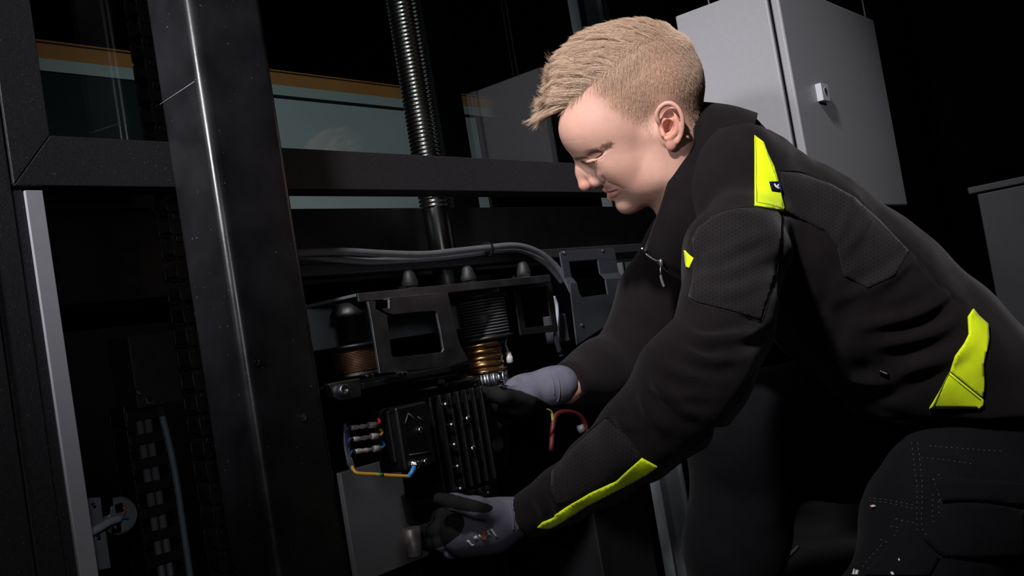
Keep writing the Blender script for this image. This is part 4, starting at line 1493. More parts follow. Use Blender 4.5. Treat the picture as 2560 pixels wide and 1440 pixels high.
for o in person.children:
    if 'hair' in o.name:
        tag(o, kind='stuff')
# ------------------------------------------------------------ clothes


def cloth_mat(name, color, rough=0.85, weave=1800, sheen=0.25, bump=0.25):
    m = mat(name, color, rough, 0, 0.12, 40, bump, weave, spec=0.05, sheen=sheen)
    m.node_tree.nodes['Principled BSDF'].inputs['Sheen Roughness'].default_value = 0.5
    return m


def panel_mat(name, color, line, scale):
    """dark cloth printed with a lattice of cubes"""
    m = cloth_mat(name, color, sheen=0.08)
    nt = m.node_tree
    b = nt.nodes['Principled BSDF']
    tc = nt.nodes.new('ShaderNodeTexCoord')
    prev = None
    for ang in (0, 60, 120):
        mp = nt.nodes.new('ShaderNodeMapping')
        mp.inputs['Rotation'].default_value = (0, 0, math.radians(ang))
        mp.inputs['Scale'].default_value = (scale, scale, scale)
        nt.links.new(tc.outputs['UV'], mp.inputs['Vector'])
        sx = nt.nodes.new('ShaderNodeSeparateXYZ')
        nt.links.new(mp.outputs['Vector'], sx.inputs[0])
        fr_ = nt.nodes.new('ShaderNodeMath'); fr_.operation = 'FRACT'
        nt.links.new(sx.outputs['X'], fr_.inputs[0])
        lt = nt.nodes.new('ShaderNodeMath'); lt.operation = 'LESS_THAN'
        lt.inputs[1].default_value = 0.10
        nt.links.new(fr_.outputs[0], lt.inputs[0])
        if prev is None:
            prev = lt
        else:
            mxm = nt.nodes.new('ShaderNodeMath'); mxm.operation = 'MAXIMUM'
            nt.links.new(prev.outputs[0], mxm.inputs[0])
            nt.links.new(lt.outputs[0], mxm.inputs[1])
            prev = mxm
    mx = nt.nodes.new('ShaderNodeMix'); mx.data_type = 'RGBA'
    nt.links.new(prev.outputs[0], mx.inputs['Factor'])
    old = b.inputs['Base Color'].links
    nt.links.new(old[0].from_socket, mx.inputs['A'])
    mx.inputs['B'].default_value = (*line, 1)
    nt.links.new(mx.outputs['Result'], b.inputs['Base Color'])
    return m


JACKET = cloth_mat('black_softshell', (0.0082, 0.0063, 0.0070), sheen=0.07)
PANEL = panel_mat('charcoal_cube_print', (0.0155, 0.0138, 0.0150), (0.0075, 0.0062, 0.0068), 75)
LIME = cloth_mat('lime_yellow_cloth', (0.72, 0.92, 0.012), 0.75, 1600, 0.1, 0.15)
TROUSER = cloth_mat('black_work_trousers', (0.0045, 0.0045, 0.0058), sheen=0.02)
STITCH = mat('pale_stitching', (0.05, 0.05, 0.055), 0.8)
SEAM = mat('dark_seam', (0.006, 0.006, 0.006), 0.9)

DT_ = 1.43


def qc(x, y, d, r):
    return (Q(x, y, d), r*d/CAM_F)


# jacket body and sleeves, in camera axes
j = Field((0.0, -0.22, 0.92), (0.90, 0.33, 1.86), 0.0046)
ZF = 0.72
j.chain([qc(1790, 500, DT_, 105), qc(1855, 530, DT_, 165), qc(1985, 615, DT_, 192), qc(2140, 745, DT_, 205), qc(2290, 880, DT_, 205), qc(2430, 1010, DT_, 200), qc(2520, 1110, DT_, 200)], 0.03, 'add', ZF)
j.ell(Q(1835, 475, DT_), (0.065, 0.098, 0.15), 0.05)
# near arm
NA = [qc(1862, 590, 1.27, 112), qc(1838, 640, 1.235, 118), qc(1815, 800, 1.18, 113), qc(1765, 920, 1.135, 112), qc(1705, 1005, 1.115, 112),
      qc(1598, 1092, 1.135, 97), qc(1498, 1174, 1.17, 78), qc(1402, 1240, 1.20, 62), qc(1335, 1278, 1.222, 47), qc(1312, 1292, 1.226, 45)]
j.chain(NA, 0.028)
j.ell(Q(1690, 930, 1.125), (0.035, 0.04, 0.045), 0.04)
# far arm
j.chain([qc(1740, 600, 1.60, 120), qc(1660, 760, 1.63, 112), qc(1600, 890, 1.63, 100), qc(1500, 935, 1.57, 76), qc(1412, 960, 1.50, 55)], 0.03)
# open cuffs and hem: cut with planes
CX, CY, CZ = [np.arange(j.n[k])*j.h+j.lo[k] for k in range(3)]
pa, pb = Q(1312, 1292, 1.226), Q(1400, 1235, 1.20)
X3, Y3, Z3 = CX[:, None, None], CY[None, :, None], CZ[None, None, :]


def cut(p, nrm, lim=None):
    nrm = np.asarray(nrm, float); nrm = nrm/np.linalg.norm(nrm)
    d = (X3-p[0])*nrm[0]+(Y3-p[1])*nrm[1]+(Z3-p[2])*nrm[2]
    if lim is not None:
        d = np.where(lim, d, -1e3)
    j.F = np.maximum(j.F, d.astype(np.float32))


cut(pa, pa-pb, (X3 < 0.10) & (Z3 < 1.36))
pc_, pd_ = Q(1412, 960, 1.50), Q(1500, 935, 1.57)
cut(pc_, pc_-pd_, (X3 < 0.16) & (Z3 > 1.36))
hemp = Q(2250, 1052, 1.30)
cut(hemp, np.array([0.02, 1.0, -0.12]), X3 > 0.22)
V, Qd = j.mesh()
V = relax(V, Qd, 2, 0.5)
N = vnormals(V, Qd)
pxy = np.stack([V[:, 0]/V[:, 2]*CAM_F+1280, V[:, 1]/V[:, 2]*CAM_F+720], 1)
near = smoothstep(0.15, -0.25, N[:, 2])          # turned to the viewer
disp = np.zeros(len(V))
FOLDS = [  # polyline, amplitude (mm), width (px)
    ([(2293, 635), (2200, 700), (2096, 753)], 5, 13), ([(2394, 716), (2330, 765), (2247, 799), (2133, 817)], 6, 14),
    ([(2412, 768), (2345, 827), (2202, 862)], 6, 14), ([(2137, 497), (2118, 555), (2094, 612)], 4, 12),
    ([(2176, 524), (2145, 580), (2105, 640)], 4.5, 12), ([(2279, 648), (2230, 700), (2160, 745)], 4.5, 13),
    ([(2420, 860), (2340, 905), (2200, 920)], 6, 16), ([(2330, 905), (2230, 950), (2120, 950)], 5, 16),
    ([(2060, 690), (2010, 800), (1975, 900)], 6, 20), ([(2130, 660), (2060, 800), (2030, 930)], 5, 20),
    ([(1697, 812), (1752, 848), (1858, 838), (1915, 800)], 7, 13), ([(1690, 860), (1760, 900), (1840, 890)], 7, 15),
    ([(1730, 700), (1790, 690), (1850, 668), (1938, 622)], 4, 14), ([(1740, 655), (1830, 625), (1930, 575)], 3.5, 13),
    ([(1735, 735), (1830, 730), (1925, 690)], 3.5, 14),
    ([(1640, 925), (1652, 975), (1700, 1020), (1760, 1040)], 6, 13), ([(1605, 975), (1618, 1035), (1660, 1080)], 5.5, 12),
    ([(1540, 1035), (1562, 1062), (1600, 1072)], 5, 11), ([(1575, 1000), (1590, 1050), (1625, 1105)], 4.5, 11),
    ([(1655, 900), (1715, 940), (1800, 945)], 6, 16), ([(1620, 955), (1690, 985), (1790, 985)], 5, 14),
    ([(1750, 560), (1728, 620), (1715, 700)], 5, 14), ([(1770, 545), (1850, 530), (1900, 545)], 4, 12),
    ([(1350, 1215), (1385, 1245), (1400, 1300)], 2.5, 9), ([(1330, 1235), (1355, 1265), (1370, 1310)], 2.5, 8),
    ([(1850, 310), (1890, 330), (1930, 380)], 3, 14), ([(1985, 385), (2040, 400), (2090, 430)], 4, 14),
    ([(2180, 470), (2230, 520), (2290, 560)], 3.5, 14), ([(1900, 570), (1990, 640), (2080, 700)], 4, 25),
]
for line, amp, wd in FOLDS:
    d, t = poly_dist(pxy, smooth_path([np.array([a, b, 0.0]) for a, b in line], 5) and np.array(smooth_path([np.array([a, b, 0.0]) for a, b in line], 5))[:, :2])
    wd = wd*1.25
    prof_ = np.exp(-(d/wd)**2)-0.5*np.exp(-((d-1.7*wd)/wd)**2)
    disp += amp*(0.00085 if line[0][0] < 1900 and line[0][1] > 800 else 0.00085)*prof_*np.sin(np.pi*np.clip(t, 0.02, 0.98))**0.6*near
# slow wrinkles everywhere
ph = V@np.array([[38, 21, 17], [-19, 44, 25], [27, -31, 40]]).T
disp += 0.0016*np.sin(ph[:, 0]+1.3*np.sin(ph[:, 1]))*np.sin(ph[:, 2])
# seams are pressed-in lines
SEAMS = [
    [(1958, 530), (1954, 607), (1940, 689), (1904, 806)],
    [(1720, 744), (1745, 760), (1835, 783), (1904, 806)],
    [(1888, 517), (1835, 520), (1780, 538), (1745, 570), (1728, 610), (1722, 660)],
    [(1959, 530), (2018, 556), (2064, 579), (2094, 620)],
    [(1948, 426), (2010, 432), (2078, 460), (2137, 492), (2275, 630), (2330, 690), (2400, 760)],
    [(1430, 1122), (1515, 1044), (1550, 1075), (1580, 1110), (1605, 1143)],
    [(1790, 1075), (1755, 1090), (1700, 1135), (1683, 1160)],
    [(1890, 925), (1850, 985), (1790, 1075)],
]
for line in SEAMS:
    d, t = poly_dist(pxy, line)
    disp -= 0.0016*np.exp(-(d/4.0)**2)*near
V = V+N*disp[:, None]
JV, JQ = V, Qd
jacket = mesh_obj('jacket', cam2world(V), Qd, JACKET, person)

from mathutils.bvhtree import BVHTree


def bvh(V, Qd):
    return BVHTree.FromPolygons([tuple(p) for p in V], [tuple(q) for q in Qd.tolist()])


JB = bvh(JV, JQ)


def hit(tree, x, y):
    d = Vector(((x-1280)/CAM_F, (y-720)/CAM_F, 1.0))
    r = tree.ray_cast(Vector((0, 0, 0)), d.normalized())
    if r[0] is None:
        return None
    return np.array(r[0]), np.array(r[1])


def densify(poly, step):
    out = []
    n = len(poly)
    for i in range(n):
        a = np.array(poly[i], float); b = np.array(poly[(i+1) % n], float)
        k = max(1, int(np.linalg.norm(b-a)/step))
        for q in range(k):
            out.append(a+(b-a)*q/k)
    return out


def patch(name, poly, m, parent, tree=None, step=7.0, lift=0.0012, thick=0.0016, cam_space=True):
    """a piece of cloth sewn on: the outline is laid on the garment and given its own thickness"""
    tree = tree or JB
    out = densify(poly, step)
    P2 = np.array(out)
    lo, hi = P2.min(0), P2.max(0)
    gx, gy = np.meshgrid(np.arange(lo[0]+step/2, hi[0], step), np.arange(lo[1]+step/2, hi[1], step))
    inn = np.stack([gx.ravel(), gy.ravel()], 1)
    if len(inn):
        ins = in_poly(inn, P2)
        d, _ = poly_dist(inn, np.concatenate([P2, P2[:1]]))
        inn = inn[ins & (d > step*0.45)]
    pts = [Vector(p) for p in P2]+[Vector(p) for p in inn]
    edges = [(i, (i+1) % len(P2)) for i in range(len(P2))]
    from mathutils.geometry import delaunay_2d_cdt
    r = delaunay_2d_cdt(pts, edges, [], 1, 1e-4)
    v2, faces = r[0], r[2]
    vs, ns, ok = [], [], []
    last = None
    for p in v2:
        h = hit(tree, p.x, p.y)
        if h is None:
            for q in (2, 4, 8, 14):
                c = np.array([p.x, p.y])+(P2.mean(0)-np.array([p.x, p.y]))/np.linalg.norm(P2.mean(0)-np.array([p.x, p.y]))*q
                h = hit(tree, *c)
                if h is not None:
                    h = (np.array([(p.x-1280)/CAM_F*h[0][2], (p.y-720)/CAM_F*h[0][2], h[0][2]]), h[1])
                    break
        if h is None:
            h = last
        last = h
        nn = h[1]
        if nn[2] > 0:
            nn = -nn
        nn = nn*0.7+np.array([0, 0, -0.3])
        vs.append(h[0]+nn*lift); ns.append(nn/np.linalg.norm(nn))
    vs = np.array(vs); ns = np.array(ns)
    n = len(vs)
    allv = np.concatenate([vs+ns*thick, vs-ns*0.003])
    F3 = [tuple(f_) for f_ in faces]
    Fb = [tuple(i+n for i in f_[::-1]) for f_ in F3]
    cnt = {}
    for f_ in F3:
        for a, b in zip(f_, f_[1:]+f_[:1]):
            cnt[(a, b)] = 1
    side = [(b, a, a+n, b+n) for (a, b) in cnt if (b, a) not in cnt]
    me = bpy.data.meshes.new(name)
    me.from_pydata([tuple(p) for p in cam2world(allv)], [], F3+Fb+side)
    me.polygons.foreach_set('use_smooth', [True]*(len(F3)*2)+[False]*len(side))
    uvl = me.uv_layers.new(name='cloth')
    co = np.array([tuple(p) for p in v2])/700.0
    li = np.empty(len(me.loops), np.int32)
    me.loops.foreach_get('vertex_index', li)
    uvl.data.foreach_set('uv', np.ascontiguousarray(co[li % n], np.float32).ravel())
    me.update()
    bm = bmesh.new(); bm.from_mesh(me)
    bmesh.ops.recalc_face_normals(bm, faces=bm.faces)
    bm.to_mesh(me); bm.free()
    me.materials.append(m)
    o = bpy.data.objects.new(name, me)
    COL.objects.link(o)
    o.parent = parent
    return o


def thread(name, lines, m, parent, tree=None, r=0.0005, lift=0.0012, dash=None, step=4.0):
    """stitching or piping laid along lines on a garment"""
    tree = tree or JB
    mb = MB()
    for line in lines:
        pts = np.array(smooth_path([np.array([a, b, 0.0]) for a, b in line], 6))[:, :2]
        L = np.concatenate([[0], np.cumsum(np.linalg.norm(np.diff(pts, axis=0), axis=1))])
        ss_ = np.arange(0, L[-1], step)
        xs = np.interp(ss_, L, pts[:, 0]); ys = np.interp(ss_, L, pts[:, 1])
        cur = []
        for i, (x, y) in enumerate(zip(xs, ys)):
            h = hit(tree, x, y)
            if h is not None:
                nn = h[1] if h[1][2] < 0 else -h[1]
                cur.append(cam2world(h[0]+nn*lift))
            if dash and i % dash == dash-1:
                if len(cur) > 1:
                    mb.tube(cur[:-1] if len(cur) > 2 else cur, r, 4)
                cur = []
        if len(cur) > 1:
            mb.tube(cur, r, 5)
    return tag(mb.build(name, m, parent), kind='stuff' if dash else None)


# charcoal printed panels
tag(patch('shoulder_panel', [(1732, 600), (1745, 572), (1780, 541), (1835, 523), (1886, 520), (1957, 532), (1952, 607), (1938, 689), (1902, 802), (1835, 779), (1742, 755), (1722, 742), (1732, 698), (1735, 643)], PANEL, jacket, lift=0.0004, thick=0.0008), 'charcoal cube printed shoulder panel')
tag(patch('back_panel', [(1950, 430), (1995, 432), (2078, 462), (2137, 495), (2200, 552), (2272, 628), (2235, 690), (2170, 720), (2110, 690), (2094, 620), (2064, 579), (2018, 556), (1963, 533)], PANEL, jacket, lift=0.0004, thick=0.0008), 'charcoal cube printed back panel')
tag(patch('forearm_panel', [(1513, 1048), (1548, 1077), (1578, 1112), (1602, 1143), (1562, 1175), (1510, 1209), (1430, 1252), (1395, 1262), (1378, 1222), (1380, 1180), (1430, 1124), (1470, 1085)], PANEL, jacket, lift=0.0004, thick=0.0008), 'charcoal cube printed forearm panel')
# lime patches
lp = patch('shoulder_stripe', [(1886, 340), (1908, 357), (1919, 387), (1934, 418), (1944, 452), (1951, 482), (1959, 530), (1886, 517)], LIME, jacket, step=6)
tag(lp, 'lime yellow stripe on the shoulder')
NAVY = cloth_mat('navy_tag', (0.006, 0.007, 0.020), 0.6, 2000, 0)
NAVYB = cloth_mat('blue_tag_edge', (0.010, 0.022, 0.12), 0.6, 2000, 0)
tg = patch('woven_tag', [(1921, 457), (1943, 456), (1948, 482), (1927, 481)], NAVY, lp, step=5, lift=0.0032, thick=0.0012)
tag(tg, 'small navy woven tag')
tag(patch('tag_edge', [(1943, 456), (1947, 457.5), (1953, 483), (1948, 482)], NAVYB, lp, step=5, lift=0.0032, thick=0.0012), 'blue edge of the tag')
tag(patch('tag_emblem', [(1931, 463), (1934, 462), (1937.5, 468), (1941, 463.5), (1944, 463), (1942, 470), (1946, 474), (1945.5, 477), (1939, 475), (1934.5, 471)], SIGNWHITE, lp, step=4, lift=0.0048, thick=0.0006), 'pale emblem on the tag')
tag(patch('chest_stripe', [(1713, 626), (1724, 637), (1736, 647), (1730, 660), (1725, 672), (1717, 668), (1715, 650)], LIME, jacket, step=5), 'small lime yellow stripe at the chest')
tag(patch('hip_stripe', [(2431, 773), (2445, 790), (2470, 813), (2472, 850), (2465, 880), (2457, 910), (2460, 960), (2457, 995), (2375, 928), (2387, 890), (2410, 858), (2421, 836), (2419, 792)], LIME, jacket, step=7), 'lime yellow stripe curving down to the hip')
tag(patch('hip_stripe', [(2374, 930), (2457, 998), (2458, 1014), (2450, 1021), (2400, 1019), (2323, 1020), (2350, 975)], LIME, jacket, step=7), 'lime yellow pocket corner at the hip')
tag(patch('forearm_stripe', [(1605, 1144), (1642, 1165), (1615, 1185), (1580, 1206), (1520, 1236), (1470, 1262), (1430, 1287), (1387, 1314), (1367, 1322), (1344, 1317), (1356, 1305), (1388, 1292), (1387, 1287), (1430, 1258), (1475, 1232), (1540, 1202), (1568, 1176)], LIME, jacket, step=6), 'lime yellow stripe along the forearm')
thread('seam', SEAMS, SEAM, jacket, r=0.0006, lift=0.0003)
LIMESTITCH = mat('lime_stitching', (0.35, 0.47, 0.01), 0.8)
thread('stitching', [[(1889, 345), (1890, 420), (1889, 512)], [(1889, 511), (1920, 516), (1953, 524)], [(1955, 524), (1946, 482), (1938, 450), (1915, 385)], [(2371, 934), (2452, 999)], [(2373, 930), (2330, 1016)]], LIMESTITCH, lp, r=0.0004, lift=0.0034)
thread('pull_strap', [[(2200, 925), (2212, 931), (2222, 935)]], BLACKPLASTIC, jacket, r=0.0022, lift=0.002)
tag(patch('pocket_tag', [(2233, 1054), (2262, 1056), (2280, 1059), (2278, 1063), (2236, 1060)], NAVYB, jacket, step=5, lift=0.001), 'small blue tag under the hem') if hit(JB, 2250, 1040) is not None and hit(JB, 2250, 1058) is not None else None

# stand-up collar: a shell lofted round the neck
c_open, c_base = np.array([1676, 440, 0.0]), np.array([1815, 498, 0.0])
a_open, a_base = np.array([67, -187, 0.0]), np.array([82, -216, 0.0])
rings = []
NT = 72
for s_ in np.linspace(0, 1, 14):
    c = c_open*(1-s_)+c_base*s_
    a = a_open*(1-s_)+a_base*s_
    wz = (108*(1-s_)+150*s_) + 14*math.sin(math.pi*s_)
    bulge = 1+0.03*math.sin(math.pi*s_)
    row = []
    for k in range(NT):
        th = 2*math.pi*k/NT
        ca, sa = math.cos(th), math.sin(th)
        x, y = c[:2]+a[:2]*ca*bulge
        # the near side bows outward below the jaw
        w = wz*math.copysign(abs(sa)**0.85, sa)
        x -= 10*max(0, -ca)*s_
        wob = 3.0*math.sin(3*th+5*s_)+2.2*math.sin(7*th-8*s_)
        row.append(Q(x+wob*0.5, y, DT_-(w+wob)*DT_*PXM))
    rings.append(row)
CV = np.array(rings).reshape(-1, 3)
inner = []
for row, nxt in zip(rings, rings[1:]+[rings[-1]]):
    row = np.array(row)
    cen = row.mean(0)
    v_ = cen-row
    inner.append(row+v_/np.linalg.norm(v_, axis=1, keepdims=True)*0.0045)
IV = np.array(inner).reshape(-1, 3)
nr = len(rings)
fq = []
for i in range(nr-1):
    for k in range(NT):
        k2 = (k+1) % NT
        fq.append((i*NT+k, (i+1)*NT+k, (i+1)*NT+k2, i*NT+k2))
        o_ = nr*NT
        fq.append((o_+i*NT+k, o_+i*NT+k2, o_+(i+1)*NT+k2, o_+(i+1)*NT+k))
for k in range(NT):
    k2 = (k+1) % NT
    fq.append((k, k2, nr*NT+k2, nr*NT+k))
collar = mesh_obj('collar', cam2world(np.concatenate([CV, IV])), np.array(fq), JACKET, jacket)
CB = bvh(CV, np.array([q for q in fq if max(q) < nr*NT]))
md = collar.modifiers.new('smooth', 'SUBSURF'); md.levels = md.render_levels = 1
# folded hood edge behind the collar
hp = [(1806, 280), (1830, 279), (1862, 281), (1874, 288), (1890, 303), (1915, 328), (1936, 352)]
mb = MB()
pth = smooth_path([P(x, y+9, 1.415) for x, y in hp], 5)
mb.tube(pth, [0.003+0.004*math.sin(math.pi*i/(len(pth)-1))**0.5 for i in range(len(pth))], 10)
mb.build('collar_roll', JACKET, jacket)
# zip at the throat
ZIPM = mat('zip_metal', (0.25, 0.24, 0.26), 0.35, 0.8)
zl = [(1605, 621), (1612, 632), (1625, 643), (1640, 651), (1652, 653)]
zp = []
for x, y in zl:
    h = hit(CB, x, y-4)
    zz = h[0][2] if h is not None else 1.40
    zp.append(P(x, y, zz-0.003))
zb = MB().tube(smooth_path(zp), 0.0013, 8).build('zip', ZIPM, jacket)
zq = zp[-1]
MB().lathe(zq, (0.1, 0.1, -1), [(-0.003, 0.002), (0, 0.0032), (0.006, 0.0028), (0.008, 0.0016)], 10).build('zip_slider', ZIPM, zb)
dpt = 1.385
MB().tube([zq+np.array([0, 0, -0.004]), P(1651, 672, dpt), P(1652, 690, dpt)], 0.0010, 8).build('zip_loop', ZIPM, zb)
MB().tube(smooth_path([P(1652, 688, dpt), P(1654, 700, dpt), P(1660, 717, dpt)]), 0.0020, 8).build('zip_pull', CABLEGREY, zb)

# ------------------------------------------------------------ trousers
t_ = Field((0.10, 0.06, 0.95), (0.98, 0.78, 1.90), 0.0085)
t_.ell(Q(2470, 1075, 1.43), (0.115, 0.115, 0.150), 0.04)
t_.chain([qc(2440, 1120, 1.375, 150), qc(2370, 1300, 1.30, 180), qc(2235, 1600, 1.215, 150), qc(2225, 1660, 1.22, 130)], 0.05)
t_.chain([qc(2235, 1640, 1.22, 130), qc(2450, 1720, 1.36, 110), qc(2660, 1740, 1.50, 85)], 0.04)
t_.chain([qc(2330, 1050, 1.57, 180), qc(2100, 1070, 1.585, 165), qc(1880, 1075, 1.60, 150)], 0.05)
t_.chain([qc(1870, 1090, 1.60, 140), qc(1840, 1350, 1.62, 120), qc(1815, 1720, 1.63, 95)], 0.04)
tx_, ty_, tz_ = [(t_.lo[k]+t_.h*np.arange(t_.n[k])) for k in range(3)]
top_cut = -(ty_[None, :, None]/tz_[None, None, :]-(1000-720)/CAM_F)*1.4+0*tx_[:, None, None]
top_cut = np.where(tx_[:, None, None]/tz_[None, None, :] > (2130-1280)/CAM_F, top_cut, -1.0)
t_.F = np.maximum(t_.F, top_cut.astype(np.float32))
V, Qd = t_.mesh()
V = relax(V, Qd, 1, 0.5)
N = vnormals(V, Qd)
ph = V@np.array([[30, 16, 14], [-15, 33, 21], [22, -26, 30]]).T
V = V+N*(0.0026*np.sin(ph[:, 0]+1.4*np.sin(ph[:, 1]))*np.sin(ph[:, 2]))[:, None]
TV, TQ = V, Qd
trousers = mesh_obj('trousers', cam2world(V), Qd, TROUSER, person)
TB = bvh(TV, TQ)


def tpx(pts):          # crop of the trousers to frame pixels
    return [(2000+x/3.4286, 1020+y/3.4286) for x, y in pts]


LIN = [[(960, 300), (985, 520), (1005, 700), (1005, 1050), (1040, 1120), (1190, 1270), (1500, 1290), (1900, 1285)],
       [(1010, 300), (1035, 500), (1050, 700), (1045, 1000), (1090, 1100)],
       [(1110, 330), (1300, 345), (1500, 360), (1760, 378)], [(1040, 430), (1250, 450), (1480, 485)],
       [(1145, 615), (1220, 608), (1500, 615), (1900, 655)], [(1190, 570), (1215, 660), (1240, 775)],
       [(1140, 610), (1180, 700), (1200, 800)], [(500, 775), (620, 775), (800, 800), (990, 838)],
       [(500, 800), (620, 800), (800, 825), (990, 870)], [(1240, 775), (1420, 768), (1600, 772), (1900, 815)],
       [(1210, 815), (1420, 800), (1600, 808), (1900, 860)], [(1140, 740), (1135, 900), (1145, 1010)], [(1190, 800), (1190, 950)],
       [(830, 950), (900, 970), (990, 990)], [(780, 1018), (860, 1030), (980, 1050)], [(830, 950), (805, 1005)], [(878, 965), (850, 1030), (800, 1115)],
       [(690, 1130), (760, 1160), (810, 1180)], [(820, 1140), (700, 1280), (560, 1400)], [(700, 1180), (600, 1290), (540, 1370)], [(850, 1150), (980, 1195), (1060, 1240)],
       [(850, 1250), (1000, 1300), (1090, 1340)], [(860, 1310), (950, 1370), (1010, 1430)]]
thread('stitching', [tpx(l) for l in LIN], STITCH, trousers, TB, r=0.00055, lift=0.0008, dash=3, step=4.5)
tag(patch('thigh_pocket', tpx([(1215, 830), (1420, 812), (1600, 820), (1900, 870), (1920, 1270), (1500, 1280), (1200, 1260), (1060, 1120), (1150, 1010), (1195, 950)]), TROUSER, trousers, TB, step=12, lift=0.003, thick=0.002), None)
tag(patch('pocket_flap', tpx([(1150, 625), (1220, 616), (1500, 622), (1915, 662), (1915, 850), (1600, 800), (1420, 792), (1215, 806)]), TROUSER, trousers, TB, step=12, lift=0.006, thick=0.0025), None)
tag(patch('knee_pocket', tpx([(880, 975), (985, 1000), (1010, 1070), (1190, 1280), (1100, 1440), (560, 1440), (800, 1130)]), TROUSER, trousers, TB, step=12, lift=0.002, thick=0.002), None)
tag(patch('fabric_tab', tpx([(612, 838), (645, 832), (650, 848), (620, 858)]), mat('pink_tab', (0.62, 0.40, 0.38), 0.7), trousers, TB, step=5, lift=0.002), 'tiny pale pink fabric tab')
for q in ([(470, 1395), (480, 1390), (476, 1440), (455, 1440)], [(490, 1400), (512, 1402), (500, 1440), (478, 1440)], [(775, 1420), (795, 1412), (812, 1436), (790, 1444)], [(840, 1305), (850, 1298), (858, 1318), (846, 1325)]):
    patch('knee_print', tpx(q), SIGNWHITE, trousers, TB, step=5, lift=0.0045, thick=0.0006)
# boots
BOOT = mat('black_boot_leather', (0.012, 0.012, 0.012), 0.5, 0, 0.2, 40, 0.1, 200)
b_ = Field((-0.2, -0.16, -0.02), (0.2, 0.16, 0.22), 0.006)
b_.cap((0, 0, 0.2), (0, 0, 0.06), 0.055, 0.05, 0.02)
b_.cap((-0.03, 0, 0.045), (0.13, 0, 0.035), 0.045, 0.042, 0.03)
b_.F = np.maximum(b_.F, (-(b_.lo[2]+b_.h*np.arange(b_.n[2])))[None, None, :].astype(np.float32))
BV, BQ = b_.mesh()
for (base_, ang, flat) in ((P(1812, 1730, 1.63), math.atan2(_h[1], _h[0])+math.pi, True), (P(2680, 1745, 1.51), math.atan2(_h[1], _h[0])+math.pi, False)):
    ca, sa = math.cos(ang), math.sin(ang)
    VV = BV.copy()
    if not flat:      # toes down, heel up behind the kneeling leg
        VV = np.stack([-VV[:, 2]+0.13, VV[:, 1], VV[:, 0]+0.05], 1)
        VV[:, 2] = VV[:, 2]
    Wv = np.stack([base_[0]+VV[:, 0]*ca-VV[:, 1]*sa, base_[1]+VV[:, 0]*sa+VV[:, 1]*ca, VV[:, 2]], 1)
    Wv[:, 2] -= Wv[:, 2].min()-0.001
    mesh_obj('boot', Wv, BQ, BOOT, person)

# ------------------------------------------------------------ gloves
KNIT = cloth_mat('grey_glove_knit', (0.115, 0.115, 0.15), 0.9, 1100, 0.2, 0.5)
NITRILE = mat('black_glove_coating', (0.016, 0.016, 0.017), 0.5, 0, 0.15, 60, 0.2, 900)


def glove_mat():
    m = cloth_mat('glove_knit_with_coating', (0.115, 0.115, 0.15), 0.9, 1100, 0.0, 0.4)
    nt = m.node_tree
    b = nt.nodes['Principled BSDF']
    at = nt.nodes.new('ShaderNodeVertexColor'); at.layer_name = 'tint'
    mr = nt.nodes.new('ShaderNodeMapRange')
    mr.inputs['From Min'].default_value = 0.40
    mr.inputs['From Max'].default_value = 0.60
    nt.links.new(at.outputs['Color'], mr.inputs['Value'])
    mx = nt.nodes.new('ShaderNodeMix'); mx.data_type = 'RGBA'
    nt.links.new(mr.outputs['Result'], mx.inputs['Factor'])
    nt.links.new(b.inputs['Base Color'].links[0].from_socket, mx.inputs['A'])
    mx.inputs['B'].default_value = (0.014, 0.014, 0.015, 1)
    nt.links.new(mx.outputs['Result'], b.inputs['Base Color'])
    m2 = nt.nodes.new('ShaderNodeMapRange')
    m2.inputs['To Min'].default_value = 0.9
    m2.inputs['To Max'].default_value = 0.55
    nt.links.new(mr.outputs['Result'], m2.inputs['Value'])
    nt.links.new(m2.outputs['Result'], b.inputs['Roughness'])
    return m


GLOVEM = glove_mat()
PRINT = mat('glove_print_orange', (0.22, 0.09, 0.06), 0.7)


def glove(name, palm, fingers, thumb, cuff, coat, label):
    lo = np.full(3, 1e9); hi = -lo
    for grp in [palm, thumb, cuff]+fingers:
        for (c, r) in grp:
            lo = np.minimum(lo, c-r-0.01); hi = np.maximum(hi, c+r+0.01)
    F_ = Field(lo, hi, 0.0019)
    for grp in (palm,):
        F_.chain(grp, 0.022)
    for fg in fingers:
        F_.chain(fg, 0.004)
    F_.chain(thumb, 0.010)
    F_.chain(cuff, 0.012)
    V, Qd = F_.mesh()
    V = relax(V, Qd, 1, 0.5)
    px = np.stack([V[:, 0]/V[:, 2]*CAM_F+1280, V[:, 1]/V[:, 2]*CAM_F+720], 1)
    dk = coat(px, V).astype(float)
    for _ in range(2):
        s0 = np.zeros(len(V)); c0 = np.zeros(len(V))
        for k in range(4):
            np.add.at(s0, Qd[:, k], dk[Qd].sum(1)); np.add.at(c0, Qd[:, k], 4)
        dk = s0/c0
    o = mesh_obj(name, cam2world(V), Qd, GLOVEM, person, np.stack([dk, dk, dk, np.ones(len(V))], 1))
    tag(o, label)
    return o, bvh(V, Qd)


